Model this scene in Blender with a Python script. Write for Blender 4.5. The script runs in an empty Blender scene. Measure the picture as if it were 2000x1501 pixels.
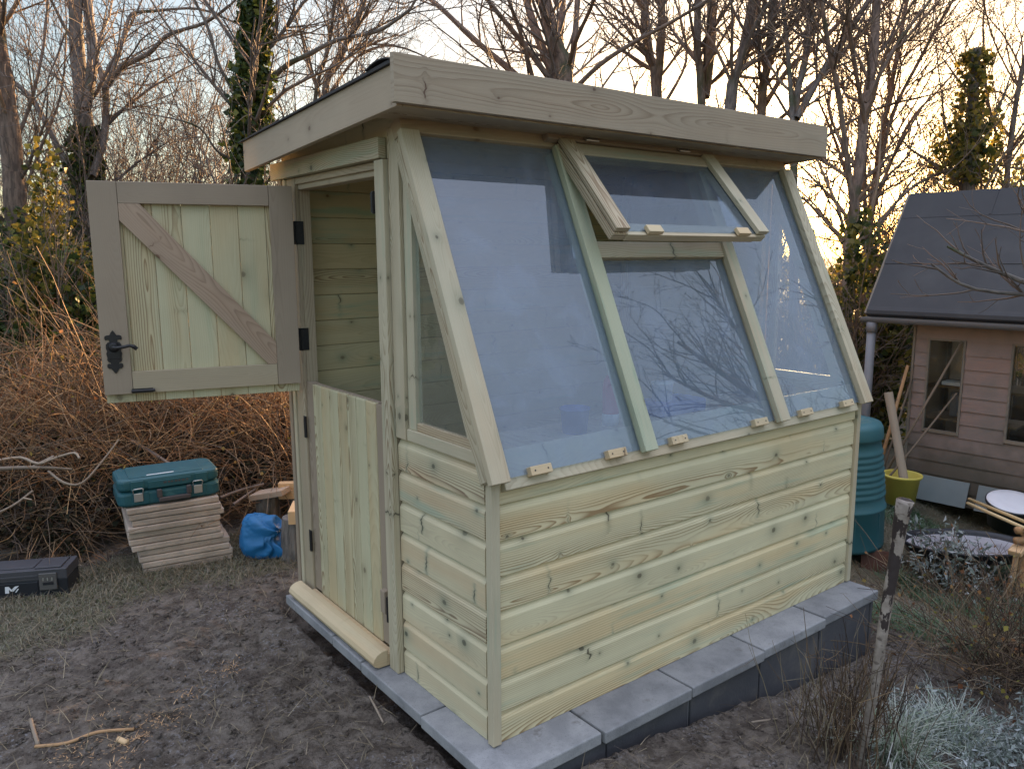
import bpy, math, random
import numpy as np
from mathutils import Vector, Matrix
R = math.radians
random.seed(7); rs = np.random.RandomState(11)
sc = bpy.context.scene; col = sc.collection

# ---------------------------------------------------------------- camera, sky, sun, exposure
cam_d = bpy.data.cameras.new('camera'); cam = bpy.data.objects.new('camera', cam_d); col.objects.link(cam); sc.camera = cam
CAM = Vector((-1.3925, -1.9291, 1.5998)); AZ, PIT, ROL, FPX = 0.6530, -0.1612, -0.0055, 1532.4
_f = Vector((math.sin(AZ)*math.cos(PIT), math.cos(AZ)*math.cos(PIT), math.sin(PIT)))
_r = Vector((math.cos(AZ), -math.sin(AZ), 0)); _u = _r.cross(_f)
RT = _r*math.cos(ROL) + _u*math.sin(ROL); UP = RT.cross(_f); FW = _f
cam.matrix_world = Matrix(((RT.x, UP.x, -FW.x, CAM.x), (RT.y, UP.y, -FW.y, CAM.y), (RT.z, UP.z, -FW.z, CAM.z), (0, 0, 0, 1)))
cam_d.sensor_width = 36; cam_d.sensor_fit = 'HORIZONTAL'; cam_d.lens = FPX/2000*36; cam_d.clip_end = 2000; cam_d.clip_start = .05

SUN_AZ, SUN_EL = R(59.5), R(5.6)           # azimuth from +Y towards +X
w = bpy.data.worlds.new('World'); sc.world = w; w.use_nodes = True
wt = w.node_tree; bg = wt.nodes['Background']
sky = wt.nodes.new('ShaderNodeTexSky'); sky.sky_type = 'NISHITA'; sky.sun_disc = False
sky.sun_elevation = SUN_EL; sky.sun_rotation = SUN_AZ; sky.air_density = .8; sky.dust_density = 1.3; sky.ozone_density = 2.0
tint = wt.nodes.new('ShaderNodeMix'); tint.data_type = 'RGBA'; tint.blend_type = 'MULTIPLY'; tint.inputs[0].default_value = 1
tint.inputs[7].default_value = (1.25, 1.03, 0.78, 1)
wt.links.new(sky.outputs[0], tint.inputs[6]); # thin high veil of cloud over the clear sky, brighter overhead than at the horizon (overcast law)
tc = wt.nodes.new('ShaderNodeTexCoord'); sp = wt.nodes.new('ShaderNodeSeparateXYZ'); wt.links.new(tc.outputs['Generated'], sp.inputs[0])
mz = wt.nodes.new('ShaderNodeMath'); mz.operation = 'POWER'; mz.use_clamp = True; mz.inputs[1].default_value = 1.6; wt.links.new(sp.outputs[2], mz.inputs[0])
veil = wt.nodes.new('ShaderNodeMix'); veil.data_type = 'RGBA'; veil.blend_type = 'ADD'; veil.inputs[7].default_value = (5.75, 6.0, 7.4, 1)
wt.links.new(mz.outputs[0], veil.inputs[0]); wt.links.new(tint.outputs[2], veil.inputs[6])
wt.links.new(veil.outputs[2], bg.inputs[0]); bg.inputs[1].default_value = 0.05
sl = bpy.data.lights.new('sun', 'SUN'); so = bpy.data.objects.new('sun', sl); col.objects.link(so)
sl.energy = 5.0; sl.angle = R(0.6); sl.color = (1.0, .58, .26)
sd = Vector((math.sin(SUN_AZ)*math.cos(SUN_EL), math.cos(SUN_AZ)*math.cos(SUN_EL), math.sin(SUN_EL)))
so.rotation_euler = sd.to_track_quat('Z', 'Y').to_euler(); so.location = sd*40
vs = sc.view_settings; vs.view_transform = 'Standard'; vs.look = 'None'; vs.exposure = 2.6; vs.gamma = 1; vs.use_curve_mapping = False
cy = sc.cycles; cy.max_bounces = 8; cy.transparent_max_bounces = 24; cy.use_denoising = True; cy.sample_clamp_indirect = 6
cy.caustics_reflective = False; cy.caustics_refractive = False

# ---------------------------------------------------------------- helpers
def pxray(u, v): return RT*((u-1000)/FPX) - UP*((v-750.5)/FPX) + FW
def at(u, v, t): return CAM + pxray(u, v)*t          # a point at forward distance t (m)
WM = {}
def thing(name, label, cat, loc=(0, 0, 0), group=None, rotz=0):
    o = bpy.data.objects.new(name, None); col.objects.link(o); o.empty_display_size = .1
    o.location = loc; o.rotation_euler = (0, 0, rotz)
    WM[o.name] = Matrix.Translation(Vector(loc)) @ Matrix.Rotation(rotz, 4, 'Z')
    tag(o, label, cat, group); return o
def tag(o, label=None, cat=None, group=None, kind=None):
    if label: o['label'] = label
    if cat: o['category'] = cat
    if group: o['group'] = group
    if kind: o['kind'] = kind
    return o
def link(name, me, mat, parent=None, smooth=False, bevel=0):
    """mesh is given in world coordinates (parent None or not); it is moved into the parent's frame"""
    o = bpy.data.objects.new(name, me); col.objects.link(o)
    if mat: me.materials.append(mat)
    if parent is not None:
        o.parent = parent; me.transform(WM[parent.name].inverted()); WM[o.name] = WM[parent.name]
    else: WM[o.name] = Matrix()
    if smooth: me.polygons.foreach_set('use_smooth', [True]*len(me.polygons))
    if bevel:
        b = o.modifiers.new('b', 'BEVEL'); b.width = bevel; b.segments = 2; b.limit_method = 'ANGLE'; b.angle_limit = R(40)
    return o
def recentre(o, p):
    """put the origin of a single-mesh thing at its base"""
    o.data.transform(Matrix.Translation(-Vector(p))); o.location = p; WM[o.name] = Matrix.Translation(Vector(p)); return o

class MB:
    """collects shapes, builds ONE mesh object"""
    def __init__(s): s.v = []; s.f = []; s.uv = []; s.rn = []
    def add(s, verts, faces, uvs, r=None):
        b = len(s.v); r = r or (random.random(), random.random())
        s.v += [tuple(p) for p in verts]
        for f, q in zip(faces, uvs):
            s.f.append([b+i for i in f]); s.uv += q; s.rn += [r]*len(f)
        return s
    def box(s, lo, hi, M=None, grain=None, r=None, taper=None):
        lo = Vector(lo); hi = Vector(hi); c = (lo+hi)/2; d = hi-lo
        if grain is None: grain = max(range(3), key=lambda i: abs(d[i]))
        P = [Vector((x, y, z)) for z in (lo.z, hi.z) for y in (lo.y, hi.y) for x in (lo.x, hi.x)]
        F = [(0, 2, 3, 1), (4, 5, 7, 6), (0, 1, 5, 4), (2, 6, 7, 3), (0, 4, 6, 2), (1, 3, 7, 5)]; ax = [2, 2, 1, 1, 0, 0]
        U = []
        for f, n in zip(F, ax):
            oth = [i for i in range(3) if i != n]
            if n == grain: U.append([(P[i][oth[0]]-c[oth[0]], P[i][oth[1]]-c[oth[1]]) for i in f])
            else:
                o2 = [i for i in oth if i != grain][0]
                U.append([(P[i][grain]-c[grain], P[i][o2]-c[o2]+.013*n) for i in f])
        if M is not None: P = [M @ p for p in P]
        return s.add(P, F, U, r)
    def prism(s, poly, l0, l1, O, X, A, B, r=None):
        """polygon in (A,B) swept along X from l0 to l1"""
        O, X, A, B = map(Vector, (O, X, A, B)); n = len(poly)
        V = [O+X*l+A*a+B*b for l in (l0, l1) for a, b in poly]; F = []; U = []; acc = 0
        flip = X.dot(A.cross(B)) * sum(poly[i][0]*poly[(i+1) % n][1]-poly[(i+1) % n][0]*poly[i][1] for i in range(n)) < 0
        for i in range(n):
            j = (i+1) % n; e = math.dist(poly[i], poly[j])
            f = [i, j, n+j, n+i]; q = [(l0, acc), (l0, acc+e), (l1, acc+e), (l1, acc)]
            if flip: f.reverse(); q.reverse()
            F.append(f); U.append(q); acc += e
        f0 = list(range(n-1, -1, -1)); f1 = list(range(n, 2*n))
        if flip: f0.reverse(); f1.reverse()
        F += [f0, f1]; U += [[(poly[i % n][0], poly[i % n][1]) for i in f0], [(poly[i % n][0], poly[i % n][1]) for i in f1]]
        return s.add(V, F, U, r)
    def tube(s, pts, rads, k=8, caps=True, r=None, squash=1.0):
        pts = [Vector(p) for p in pts]
        if not hasattr(rads, '__len__'): rads = [rads]*len(pts)
        V = []; n = len(pts); L = [0]
        ref = Vector((.31, .17, .93)) if abs((pts[-1]-pts[0]).normalized().z) < .9 else Vector((.9, .3, .1))
        for i in range(n):
            t = (pts[min(i+1, n-1)]-pts[max(i-1, 0)]).normalized(); a = t.cross(ref).normalized(); b = t.cross(a)
            V += [pts[i]+(a*math.cos(6.2832*j/k)+b*math.sin(6.2832*j/k)*squash)*rads[i] for j in range(k)]
            if i: L.append(L[-1]+(pts[i]-pts[i-1]).length)
        F = []; U = []
        for i in range(n-1):
            for j in range(k):
                q = (j+1) % k; F.append((i*k+j, i*k+q, (i+1)*k+q, (i+1)*k+j)); c = 6.28*rads[i]/k
                U.append([(L[i], j*c), (L[i], (j+1)*c), (L[i+1], (j+1)*c), (L[i+1], j*c)])
        if caps:
            F += [list(range(k-1, -1, -1)), list(range((n-1)*k, n*k))]
            cc = lambda R0: [(math.cos(6.2832*j/k)*R0, math.sin(6.2832*j/k)*R0) for j in range(k)]
            U += [cc(rads[0])[::-1], cc(rads[-1])]
        return s.add(V, F, U, r)
    def lathe(s, prof, c=(0, 0, 0), k=32, M=None, r=None, sy=1.0):
        c = Vector(c); V = []; F = []; U = []
        for R0, z in prof: V += [c+Vector((R0*math.cos(6.2832*j/k), R0*math.sin(6.2832*j/k)*sy, z)) for j in range(k)]
        for i in range(len(prof)-1):
            for j in range(k):
                q = (j+1) % k; F.append((i*k+j, i*k+q, (i+1)*k+q, (i+1)*k+j)); U.append([(j/k, prof[i][1]), ((j+1)/k, prof[i][1]), ((j+1)/k, prof[i+1][1]), (j/k, prof[i+1][1])])
        if M is not None: V = [M @ p for p in V]
        return s.add(V, F, U, r)
    def mesh(s, name):
        me = bpy.data.meshes.new(name); me.from_pydata(s.v, [], s.f)
        a = me.uv_layers.new(name='UVMap'); a.data.foreach_set('uv', np.array(s.uv, np.float32).ravel())
        b = me.uv_layers.new(name='rnd'); b.data.foreach_set('uv', np.array(s.rn, np.float32).ravel()); me.validate(); return me
    def build(s, name, mat, parent=None, smooth=False, bevel=0):
        return link(name, s.mesh(name), mat, parent, smooth, bevel)

def np_mesh(name, V, F, uv=None, rn=None):
    """fast mesh: V (n,3), F (m,k) with k = 3 or 4, uv/rn per loop"""
    me = bpy.data.meshes.new(name); V = np.asarray(V, np.float32); F = np.asarray(F, np.int32); m, k = F.shape
    me.vertices.add(len(V)); me.vertices.foreach_set('co', V.ravel())
    me.loops.add(m*k); me.loops.foreach_set('vertex_index', F.ravel())
    me.polygons.add(m); me.polygons.foreach_set('loop_start', np.arange(0, m*k, k, dtype=np.int32))
    for nm, a in (('UVMap', uv), ('rnd', rn)):
        if a is not None:
            l = me.uv_layers.new(name=nm); l.data.foreach_set('uv', np.asarray(a, np.float32).ravel())
    me.update(calc_edges=True); return me

def tubes(name, br, k, rnd=None):
    """many branches [(pts, rads)] as one mesh, vectorised per branch"""
    VV = []; FF = []; UU = []; RR = []; base = 0; K0 = k; tab = {}
    for q in (K0, 3):
        ang = np.arange(q)*2*np.pi/q; tab[q] = (np.cos(ang)[None, :, None], np.sin(ang)[None, :, None], np.arange(q), (np.arange(q)+1) % q)
    for e in br:
        pts, rads = e[0], e[1]; k = e[2] if len(e) > 2 else K0; ca, sa, jj, jn = tab[k]
        P = np.array(pts, float); n = len(P); T = np.empty_like(P); T[1:-1] = P[2:]-P[:-2]; T[0] = P[1]-P[0]; T[-1] = P[-1]-P[-2]
        ref = np.array((.31, .17, .93)) if abs(P[-1, 2]-P[0, 2]) < .8*np.linalg.norm(P[-1]-P[0]) else np.array((.9, .35, .1))
        A = np.cross(T, ref); A /= np.linalg.norm(A, axis=1, keepdims=True)+1e-9; B = np.cross(T, A); B /= np.linalg.norm(B, axis=1, keepdims=True)+1e-9
        r = np.asarray(rads)[:, None, None]
        VV.append((P[:, None]+r*(ca*A[:, None]+sa*B[:, None])).reshape(-1, 3))
        i = np.arange(n-1)[:, None]*k+base
        FF.append(np.stack([i+jj, i+jn, i+k+jn, i+k+jj], -1).reshape(-1, 4))
        L = np.r_[0, np.cumsum(np.linalg.norm(np.diff(P, axis=0), axis=1))]; c = 6.28*np.asarray(rads)[:-1, None]/k
        u0 = np.broadcast_to(L[:-1, None], (n-1, k)); u1 = np.broadcast_to(L[1:, None], (n-1, k)); v0 = c*jj; v1 = c*(jj+1)
        UU.append(np.stack([u0, v0, u0, v1, u1, v1, u1, v0], -1).reshape(-1, 2))
        q = rs.rand(2); RR.append(np.broadcast_to(q, ((n-1)*k*4, 2))); base += n*k
    return np_mesh(name, np.concatenate(VV), np.concatenate(FF), np.concatenate(UU), np.concatenate(RR))

def blades(name, pos, h, wd, lean, curl=.5, az=None):
    """grass-like blades: two bent quads each"""
    n = len(pos); h = np.broadcast_to(h, n); wd = np.broadcast_to(wd, n)
    a = rs.rand(n)*6.283 if az is None else az; d = np.stack([np.cos(a), np.sin(a), 0*a], 1); s_ = np.stack([-np.sin(a), np.cos(a), 0*a], 1)
    l = np.broadcast_to(lean, n)*(0.5+rs.rand(n)); up = np.array((0, 0, 1.))
    m = pos+(d*(np.sin(l)*.5*h)[:, None]+up*(np.cos(l)*.5*h)[:, None])
    l2 = l+curl*(.5+rs.rand(n)); e = m+(d*(np.sin(l2)*.5*h)[:, None]+up*(np.cos(l2)*.5*h)[:, None])
    wv = s_*(wd*.5)[:, None]
    V = np.stack([pos-wv, pos+wv, m+wv*.8, m-wv*.8, e+wv*.15, e-wv*.15], 1).reshape(-1, 3)
    b = np.arange(n)[:, None]*6; F = np.concatenate([b+np.array([0, 1, 2, 3]), b+np.array([3, 2, 4, 5])], 1).reshape(-1, 4)
    uv = np.tile(np.array([0, 0, 1, 0, 1, .5, 0, .5, 0, .5, 1, .5, 1, 1, 0, 1.], np.float32), n); rn = np.repeat(rs.rand(n, 2), 8, axis=0)
    return np_mesh(name, V, F, uv, rn)

def leaves(name, pos, size, nrm=None, spread=1.0, wf=.45):
    """many small folded leaves (two triangles-ish quads) at pos"""
    n = len(pos); d = rs.normal(size=(n, 3)); d[:, 2] -= .3; d /= np.linalg.norm(d, axis=1, keepdims=True)
    nn = rs.normal(size=(n, 3))*spread
    if nrm is not None: nn = nn+nrm
    s_ = np.cross(d, nn); s_ /= np.linalg.norm(s_, axis=1, keepdims=True)+1e-9; up = np.cross(s_, d)
    sz = np.broadcast_to(size, n)*(.6+.8*rs.rand(n)); sz = sz[:, None]
    p0 = pos; p1 = pos+d*sz; ml = pos+d*sz*.42+s_*sz*wf-up*sz*.12; mr = pos+d*sz*.42-s_*sz*wf-up*sz*.12
    V = np.stack([p0, ml, p1, mr], 1).reshape(-1, 3); b = np.arange(n)[:, None]*4
    F = np.concatenate([b+np.array([0, 1, 2]), b+np.array([0, 2, 3])], 1).reshape(-1, 3)
    return np_mesh(name, V, F, np.tile(np.array([0, .5, .4, 1, 1, .5, 0, .5, 1, .5, .4, 0], np.float32), n), np.repeat(rs.rand(n, 2), 6, axis=0))

def vnoise(x, y, seed=0):
    """2-D value noise, numpy"""
    xi = np.floor(x).astype(np.int64); yi = np.floor(y).astype(np.int64); fx = x-xi; fy = y-yi; fx = fx*fx*(3-2*fx); fy = fy*fy*(3-2*fy)
    def h(a, b):
        t = (a*374761393+b*668265263+seed*982451653) & 0x7fffffff; t = ((t ^ (t >> 13))*1274126177) & 0x7fffffff
        return ((t ^ (t >> 16)) & 0xffff)/65535.
    return (h(xi, yi)*(1-fx)+h(xi+1, yi)*fx)*(1-fy)+(h(xi, yi+1)*(1-fx)+h(xi+1, yi+1)*fx)*fy
def fbm(x, y, o=4, seed=0):
    s_ = 0; a = .5
    for i in range(o): s_ = s_+a*(vnoise(x, y, seed+i*17)-.5); x = x*2.03+3.1; y = y*2.03+1.7; a *= .55
    return s_
def sstep(a, b, x): t = np.clip((x-a)/(b-a), 0, 1); return t*t*(3-2*t)
def ground_z(x, y, detail=True):
    x = np.asarray(x, float); y = np.asarray(y, float)
    z = -.07-.20*sstep(.1, 2.1, x)*sstep(1.2, 0.2, y) - .23*sstep(2.2, 3.6, x) + .03*sstep(2.1, 2.9, y)*sstep(.5, -.5, x)
    z = np.where((y >= .2) & (x < 2.3), np.minimum(z, -.07+.03*sstep(2.1, 2.9, y)), z)
    inside = sstep(-.13, -.05, x)*sstep(2.3, 2.16, x)*sstep(-.2, -.1, y)*sstep(1.75, 1.6, y)
    if detail:
        soil = sstep(2.35, 1.5, y+.25*fbm(x*1.3, y*1.3, 3, 5))
        z = z+fbm(x*1.1, y*1.1, 3, 1)*.05+fbm(x*6, y*6, 4, 2)*(.022+.014*soil)+fbm(x*24, y*24, 4, 3)*(.008+.022*soil)
        # soil is raked low along the slabs
    edge = np.maximum(np.maximum(-.105-x, -.17-y), 0); near = (edge < .25) & (x < 2.4)
    z = np.where(near & (z > -.035), -.035, z)
    return z-inside*.12
def gz(x, y): return float(ground_z(np.array([x]), np.array([y]))[0])
# ---------------------------------------------------------------- materials
def newmat(name):
    m = bpy.data.materials.new(name); m.use_nodes = True; t = m.node_tree; return m, t, t.nodes['Principled BSDF']
class N:
    def __init__(s, t): s.t = t
    def nd(s, typ, ins=None, **pr):
        n = s.t.nodes.new('ShaderNode'+typ)
        for k, v in pr.items(): setattr(n, k, v)
        for k, v in (ins or {}).items(): s.put(n.inputs[k], v)
        return n
    def put(s, sock, v):
        if isinstance(v, bpy.types.NodeSocket): s.t.links.new(v, sock)
        else:
            if sock.type == 'RGBA' and len(v) == 3: v = (*v, 1)
            sock.default_value = v
    def m(s, op, a, b=None, c=None, clamp=False):
        n = s.nd('Math', operation=op, use_clamp=clamp)
        for i, x in enumerate((a, b, c)):
            if x is not None: s.put(n.inputs[i], x)
        return n.outputs[0]
    def mix(s, f, a, b, mode='MIX'):
        n = s.nd('Mix', data_type='RGBA', blend_type=mode); s.put(n.inputs[0], f); s.put(n.inputs[6], a); s.put(n.inputs[7], b); return n.outputs[2]
    def xyz(s, x, y, z=0.0): return s.nd('CombineXYZ', {0: x, 1: y, 2: z}).outputs[0]
    def sep(s, v): n = s.nd('SeparateXYZ', {0: v}); return n.outputs
    def noise(s, v, scale=1., detail=2., rough=.5, dist=0.): return s.nd('TexNoise', {'Vector': v, 'Scale': scale, 'Detail': detail, 'Roughness': rough, 'Distortion': dist}).outputs[0]
    def step(s, x, lo, hi, a=0., b=1.):
        n = s.nd('MapRange', interpolation_type='SMOOTHSTEP'); 
        for i, q in enumerate((x, lo, hi, a, b)): s.put(n.inputs[i], q)
        return n.outputs[0]
    def uv(s, nm): return s.nd('UVMap', uv_map=nm).outputs[0]
    def obj(s): return s.nd('TexCoord').outputs['Object']
    def bump(s, h, strength=.3, dist=.01): return s.nd('Bump', {'Height': h, 'Strength': strength, 'Distance': dist}).outputs[0]
    def pos(s): return s.nd('NewGeometry').outputs['Position']

def wood(name, light, dark, green=.3, ringw=.45, rough=.62, knots=.55, us=2.6, vsc=7.5, gcol=(.30, .42, .31), kcol=(.16, .10, .055), tint=(1.08, .93, .80), tintw=.5, dirt=0., grey=None, fib=.3, ring=.0075):
    m, t, p = newmat(name); n = N(t)
    u, v, _ = n.sep(n.uv('UVMap')); r1, r2, _ = n.sep(n.uv('rnd'))
    u = n.m('MULTIPLY_ADD', r1, 91.0, u)
    ku = n.m('MULTIPLY', u, us); kv = n.m('MULTIPLY_ADD', v, vsc, n.m('MULTIPLY', r2, 57.3))
    vo = n.nd('TexVoronoi', {'Vector': n.xyz(ku, kv), 'Scale': 1.0, 'Randomness': .95}, voronoi_dimensions='2D')
    px, py, _ = n.sep(vo.outputs['Position']); cr, cg, cb = n.sep(vo.outputs['Color'])
    du = n.m('DIVIDE', n.m('SUBTRACT', ku, px), us*1.25); dv = n.m('DIVIDE', n.m('SUBTRACT', kv, py), vsc); spk = n.m('GREATER_THAN', cb, .80)
    du = n.m('ADD', du, n.m('MULTIPLY', spk, n.m('MULTIPLY_ADD', n.noise(n.xyz(v, r1), 45, 1), .03, -.015)))
    du = n.m('MULTIPLY', du, n.m('MULTIPLY_ADD', spk, 1.9, 1.)); dv = n.m('MULTIPLY', dv, n.m('MULTIPLY_ADD', spk, -.72, 1.))
    d = n.m('SQRT', n.m('ADD', n.m('MULTIPLY', du, du), n.m('MULTIPLY', dv, dv)))
    d = n.m('MULTIPLY_ADD', n.m('SUBTRACT', n.noise(n.xyz(u, v), 60, 2), .5), .006, d)
    has = n.m('LESS_THAN', cg, knots)
    rk = n.m('MULTIPLY', n.m('MULTIPLY_ADD', n.m('MULTIPLY', cr, cr), .0085, .0034), has)
    kn = n.m('MULTIPLY', n.m('SUBTRACT', rk, d), 480., clamp=True)
    halo = n.m('MULTIPLY', n.m('EXPONENT', n.m('DIVIDE', d, n.m('MULTIPLY_ADD', rk, -1.7, -.0005))), has)
    h = n.m('MULTIPLY_ADD', n.m('SUBTRACT', r2, .5), .10, n.m('MULTIPLY_ADD', n.noise(n.xyz(n.m('MULTIPLY', u, .9), r1), 1, 1), .34, -.17))
    h = n.m('MULTIPLY_ADD', n.noise(n.xyz(n.m('MULTIPLY', u, 4.), n.m('MULTIPLY', v, 10.)), 1, 2), .012, h)
    h = n.m('MULTIPLY_ADD', halo, .022, h)
    vv = n.m('ADD', v, n.m('MULTIPLY_ADD', n.noise(n.xyz(n.m('MULTIPLY', u, .6), r2, 3.), 1, 1), .07, n.m('MULTIPLY_ADD', r1, .12, -.095)))
    rr = n.m('SQRT', n.m('ADD', n.m('MULTIPLY', h, h), n.m('MULTIPLY', vv, vv)))
    ph = n.m('DIVIDE', n.m('MULTIPLY_ADD', n.noise(n.xyz(n.m('MULTIPLY', u, 2.), n.m('MULTIPLY', v, 60.)), 1, 2), .004, rr), n.m('MULTIPLY_ADD', r2, ring*.9, ring*.6)); fr = n.m('FRACT', ph)
    rg = n.m('MULTIPLY', n.m('POWER', fr, 2.5), n.step(fr, 1.0, .86))
    rg = n.m('MULTIPLY', rg, n.step(n.noise(n.xyz(n.m('MULTIPLY', u, .8), n.m('MULTIPLY', v, 14.), r1), 1, 2), .30, .66, .15, 1.25))
    rg = n.m('MULTIPLY', rg, n.step(n.m('FRACT', n.m('MULTIPLY', r1, 7.77)), .35, .80, .25, 1.15))
    rg = n.m('MULTIPLY', rg, n.step(n.m('ABSOLUTE', vv), .09, .025, .40, 1.0))
    fibre = n.noise(n.xyz(n.m('MULTIPLY', u, 7.), n.m('MULTIPLY', v, 420.), r1), 1, 2)
    blot = n.noise(n.xyz(n.m('MULTIPLY', u, 1.4), n.m('MULTIPLY', v, 9.), n.m('MULTIPLY', r1, 9.)), 1, 2)
    f = n.m('MULTIPLY_ADD', rg, ringw*1.6, n.m('MULTIPLY_ADD', fibre, fib, -fib*.5+.08), clamp=True)
    c = n.mix(f, light, dark)
    c = n.mix(n.m('MULTIPLY', n.step(n.m('ADD', blot, n.m('MULTIPLY_ADD', r2, .5, -.25)), .38, .75), tintw), c, n.mix(1., c, tint, 'MULTIPLY'))
    if green:
        gm = n.noise(n.xyz(n.m('MULTIPLY', u, 1.7), n.m('MULTIPLY', v, 17.), n.m('MULTIPLY', r2, 33.)), 1, 3, .6)
        gm = n.step(n.m('ADD', gm, n.m('MULTIPLY_ADD', r1, .22, -.11)), .55, .78)
        gm = n.m('MULTIPLY', n.m('MULTIPLY_ADD', halo, n.m('MULTIPLY', r2, 2.0), gm, clamp=True), green, clamp=True); c = n.mix(gm, c, gcol)
    c = n.mix(n.m('MULTIPLY', halo, .7), c, n.mix(.5, dark, kcol)); c = n.mix(n.m('MULTIPLY', kn, n.m('MULTIPLY_ADD', cb, .5, .4)), c, kcol)
    if grey is not None:
        gn = n.noise(n.obj(), 2.3, 5, .65); c = n.mix(n.step(gn, .35, .7), c, grey)
    if dirt:
        z = n.sep(n.pos())[2]; dn = n.noise(n.pos(), 5, 4, .6)
        c = n.mix(n.m('MULTIPLY', n.step(n.m('MULTIPLY_ADD', dn, .5, z), dirt+.25, dirt-.35), .75), c, (.050, .048, .030))
    pn = n.noise(n.obj(), 1.6, 4, .6); c = n.mix(1., c, n.xyz(*[n.m('MULTIPLY_ADD', pn, .5, .75)]*3), 'MULTIPLY')
    n.put(p.inputs['Base Color'], c); n.put(p.inputs['Roughness'], rough); p.inputs['Specular IOR Level'].default_value = .28
    n.put(p.inputs['Normal'], n.bump(n.m('ADD', n.m('MULTIPLY', rg, .5), n.m('MULTIPLY_ADD', fibre, .8, n.m('MULTIPLY', kn, .4))), .28, .0022))
    return m

def simple(name, c, rough=.5, var=.15, scale=12., bump=0., bscale=60., spec=.4, metal=0., c2=None, c2at=(.5, .7), detail=4., coord='obj', sss=0):
    m, t, p = newmat(name); n = N(t); v = n.obj() if coord == 'obj' else n.pos()
    ns = n.noise(v, scale, detail, .6); k = n.m('MULTIPLY_ADD', ns, 2*var, 1-var)
    cc = n.mix(1., c, n.xyz(k, k, k), 'MULTIPLY')
    if c2 is not None: cc = n.mix(n.step(n.noise(v, scale*.45, 5, .65), *c2at), cc, c2)
    n.put(p.inputs['Base Color'], cc); n.put(p.inputs['Roughness'], rough); p.inputs['Specular IOR Level'].default_value = spec; p.inputs['Metallic'].default_value = metal
    if bump: n.put(p.inputs['Normal'], n.bump(n.noise(v, bscale, 4, .6), bump, .004))
    return m

def rampmat(name, cols, rough=.7, trans=0., spec=.25, along=None, bumpy=0):
    """colour picked by the per-piece random number; optional translucency for backlit leaves"""
    m, t, p = newmat(name); n = N(t); r1, r2, _ = n.sep(n.uv('rnd'))
    rp = n.nd('ValToRGB', {0: r1}); e = rp.color_ramp.elements
    for i, c in enumerate(cols):
        q = e[i] if i < 2 else e.new(i/(len(cols)-1)); q.position = i/(len(cols)-1); q.color = (*c, 1)
    c = rp.outputs[0]; k = n.m('MULTIPLY_ADD', r2, .6, .7); c = n.mix(1., c, n.xyz(k, k, k), 'MULTIPLY')
    if along is not None: c = n.mix(n.m('MULTIPLY', n.step(n.sep(n.uv('UVMap'))[1], .35, 1.), along[1]), c, along[0])
    n.put(p.inputs['Base Color'], c); p.inputs['Roughness'].default_value = rough; p.inputs['Specular IOR Level'].default_value = spec
    if bumpy: n.put(p.inputs['Normal'], n.bump(n.noise(n.pos(), bumpy, 3), .6, .004))
    if trans:
        tr = n.nd('BsdfTranslucent', {0: c}); mx = n.nd('MixShader', {0: trans, 1: p.outputs[0], 2: tr.outputs[0]})
        t.links.new(mx.outputs[0], t.nodes['Material Output'].inputs[0])
    return m

W = {}
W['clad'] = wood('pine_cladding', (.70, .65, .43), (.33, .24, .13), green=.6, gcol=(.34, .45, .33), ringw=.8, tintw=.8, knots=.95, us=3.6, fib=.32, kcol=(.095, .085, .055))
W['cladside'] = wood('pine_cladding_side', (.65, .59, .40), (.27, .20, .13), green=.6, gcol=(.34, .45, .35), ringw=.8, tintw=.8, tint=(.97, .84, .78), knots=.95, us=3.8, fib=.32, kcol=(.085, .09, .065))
W['boards'] = wood('pine_door_boards', (.57, .54, .36), (.31, .24, .14), green=.25, ringw=.8, gcol=(.30, .40, .27), tint=(1.0, .86, .76), tintw=.8, knots=.8, fib=.3, kcol=(.16, .13, .08))
W['inner'] = wood('pine_inner', (.60, .52, .31), (.30, .22, .115), green=.6, knots=.85, fib=.3, us=3.2, ringw=.7, gcol=(.25, .40, .28))
W['brown'] = wood('stained_brown', (.34, .275, .205), (.235, .18, .13), green=0, ringw=.6, knots=.12, tint=(1.03, .97, .90), tintw=.4, fib=.2)
W['brace'] = wood('stained_brace', (.42, .315, .23), (.28, .20, .14), green=0, ringw=.55, knots=.5, kcol=(.12, .06, .035), tint=(1.05, .94, .86), fib=.2)
W['rail'] = wood('pine_rail', (.44, .37, .26), (.26, .20, .135), green=.12, ringw=.7, knots=.45, tint=(1., .94, .9))
W['fascia'] = wood('pine_fascia', (.40, .335, .25), (.25, .195, .135), green=.06, ringw=.5, knots=.85, us=2.6, vsc=7, kcol=(.12, .07, .05), tint=(1.02, .96, .92), fib=.18, ring=.010)
W['frame'] = wood('pine_frame', (.55, .50, .36), (.28, .21, .13), green=.4, ringw=.95, tint=(.98, .85, .78), tintw=.7, knots=.85, us=3., fib=.32, kcol=(.11, .10, .07), gcol=(.28, .43, .31), ring=.006)
W['greenframe'] = wood('pine_frame_green', (.48, .50, .36), (.30, .31, .2), green=.75, ringw=.45, gcol=(.20, .33, .24), ring=.006)
W['log'] = wood('pine_sill', (.62, .50, .32), (.42, .30, .17), green=.08, ringw=.35, tint=(1.05, .92, .8))
W['old'] = wood('weathered_boards', (.30, .222, .198), (.15, .105, .085), green=0, ringw=.5, knots=.6, kcol=(.20, .155, .13), tint=(1.1, .93, .85), dirt=.42, grey=(.215, .175, .155), rough=.8)
W['oldtrim'] = wood('weathered_trim', (.22, .19, .155), (.14, .115, .095), green=0, ringw=.4, rough=.8)
W['offcut'] = wood('sawn_timber', (.68, .47, .27), (.45, .28, .14), green=0, ringw=.5)
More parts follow.
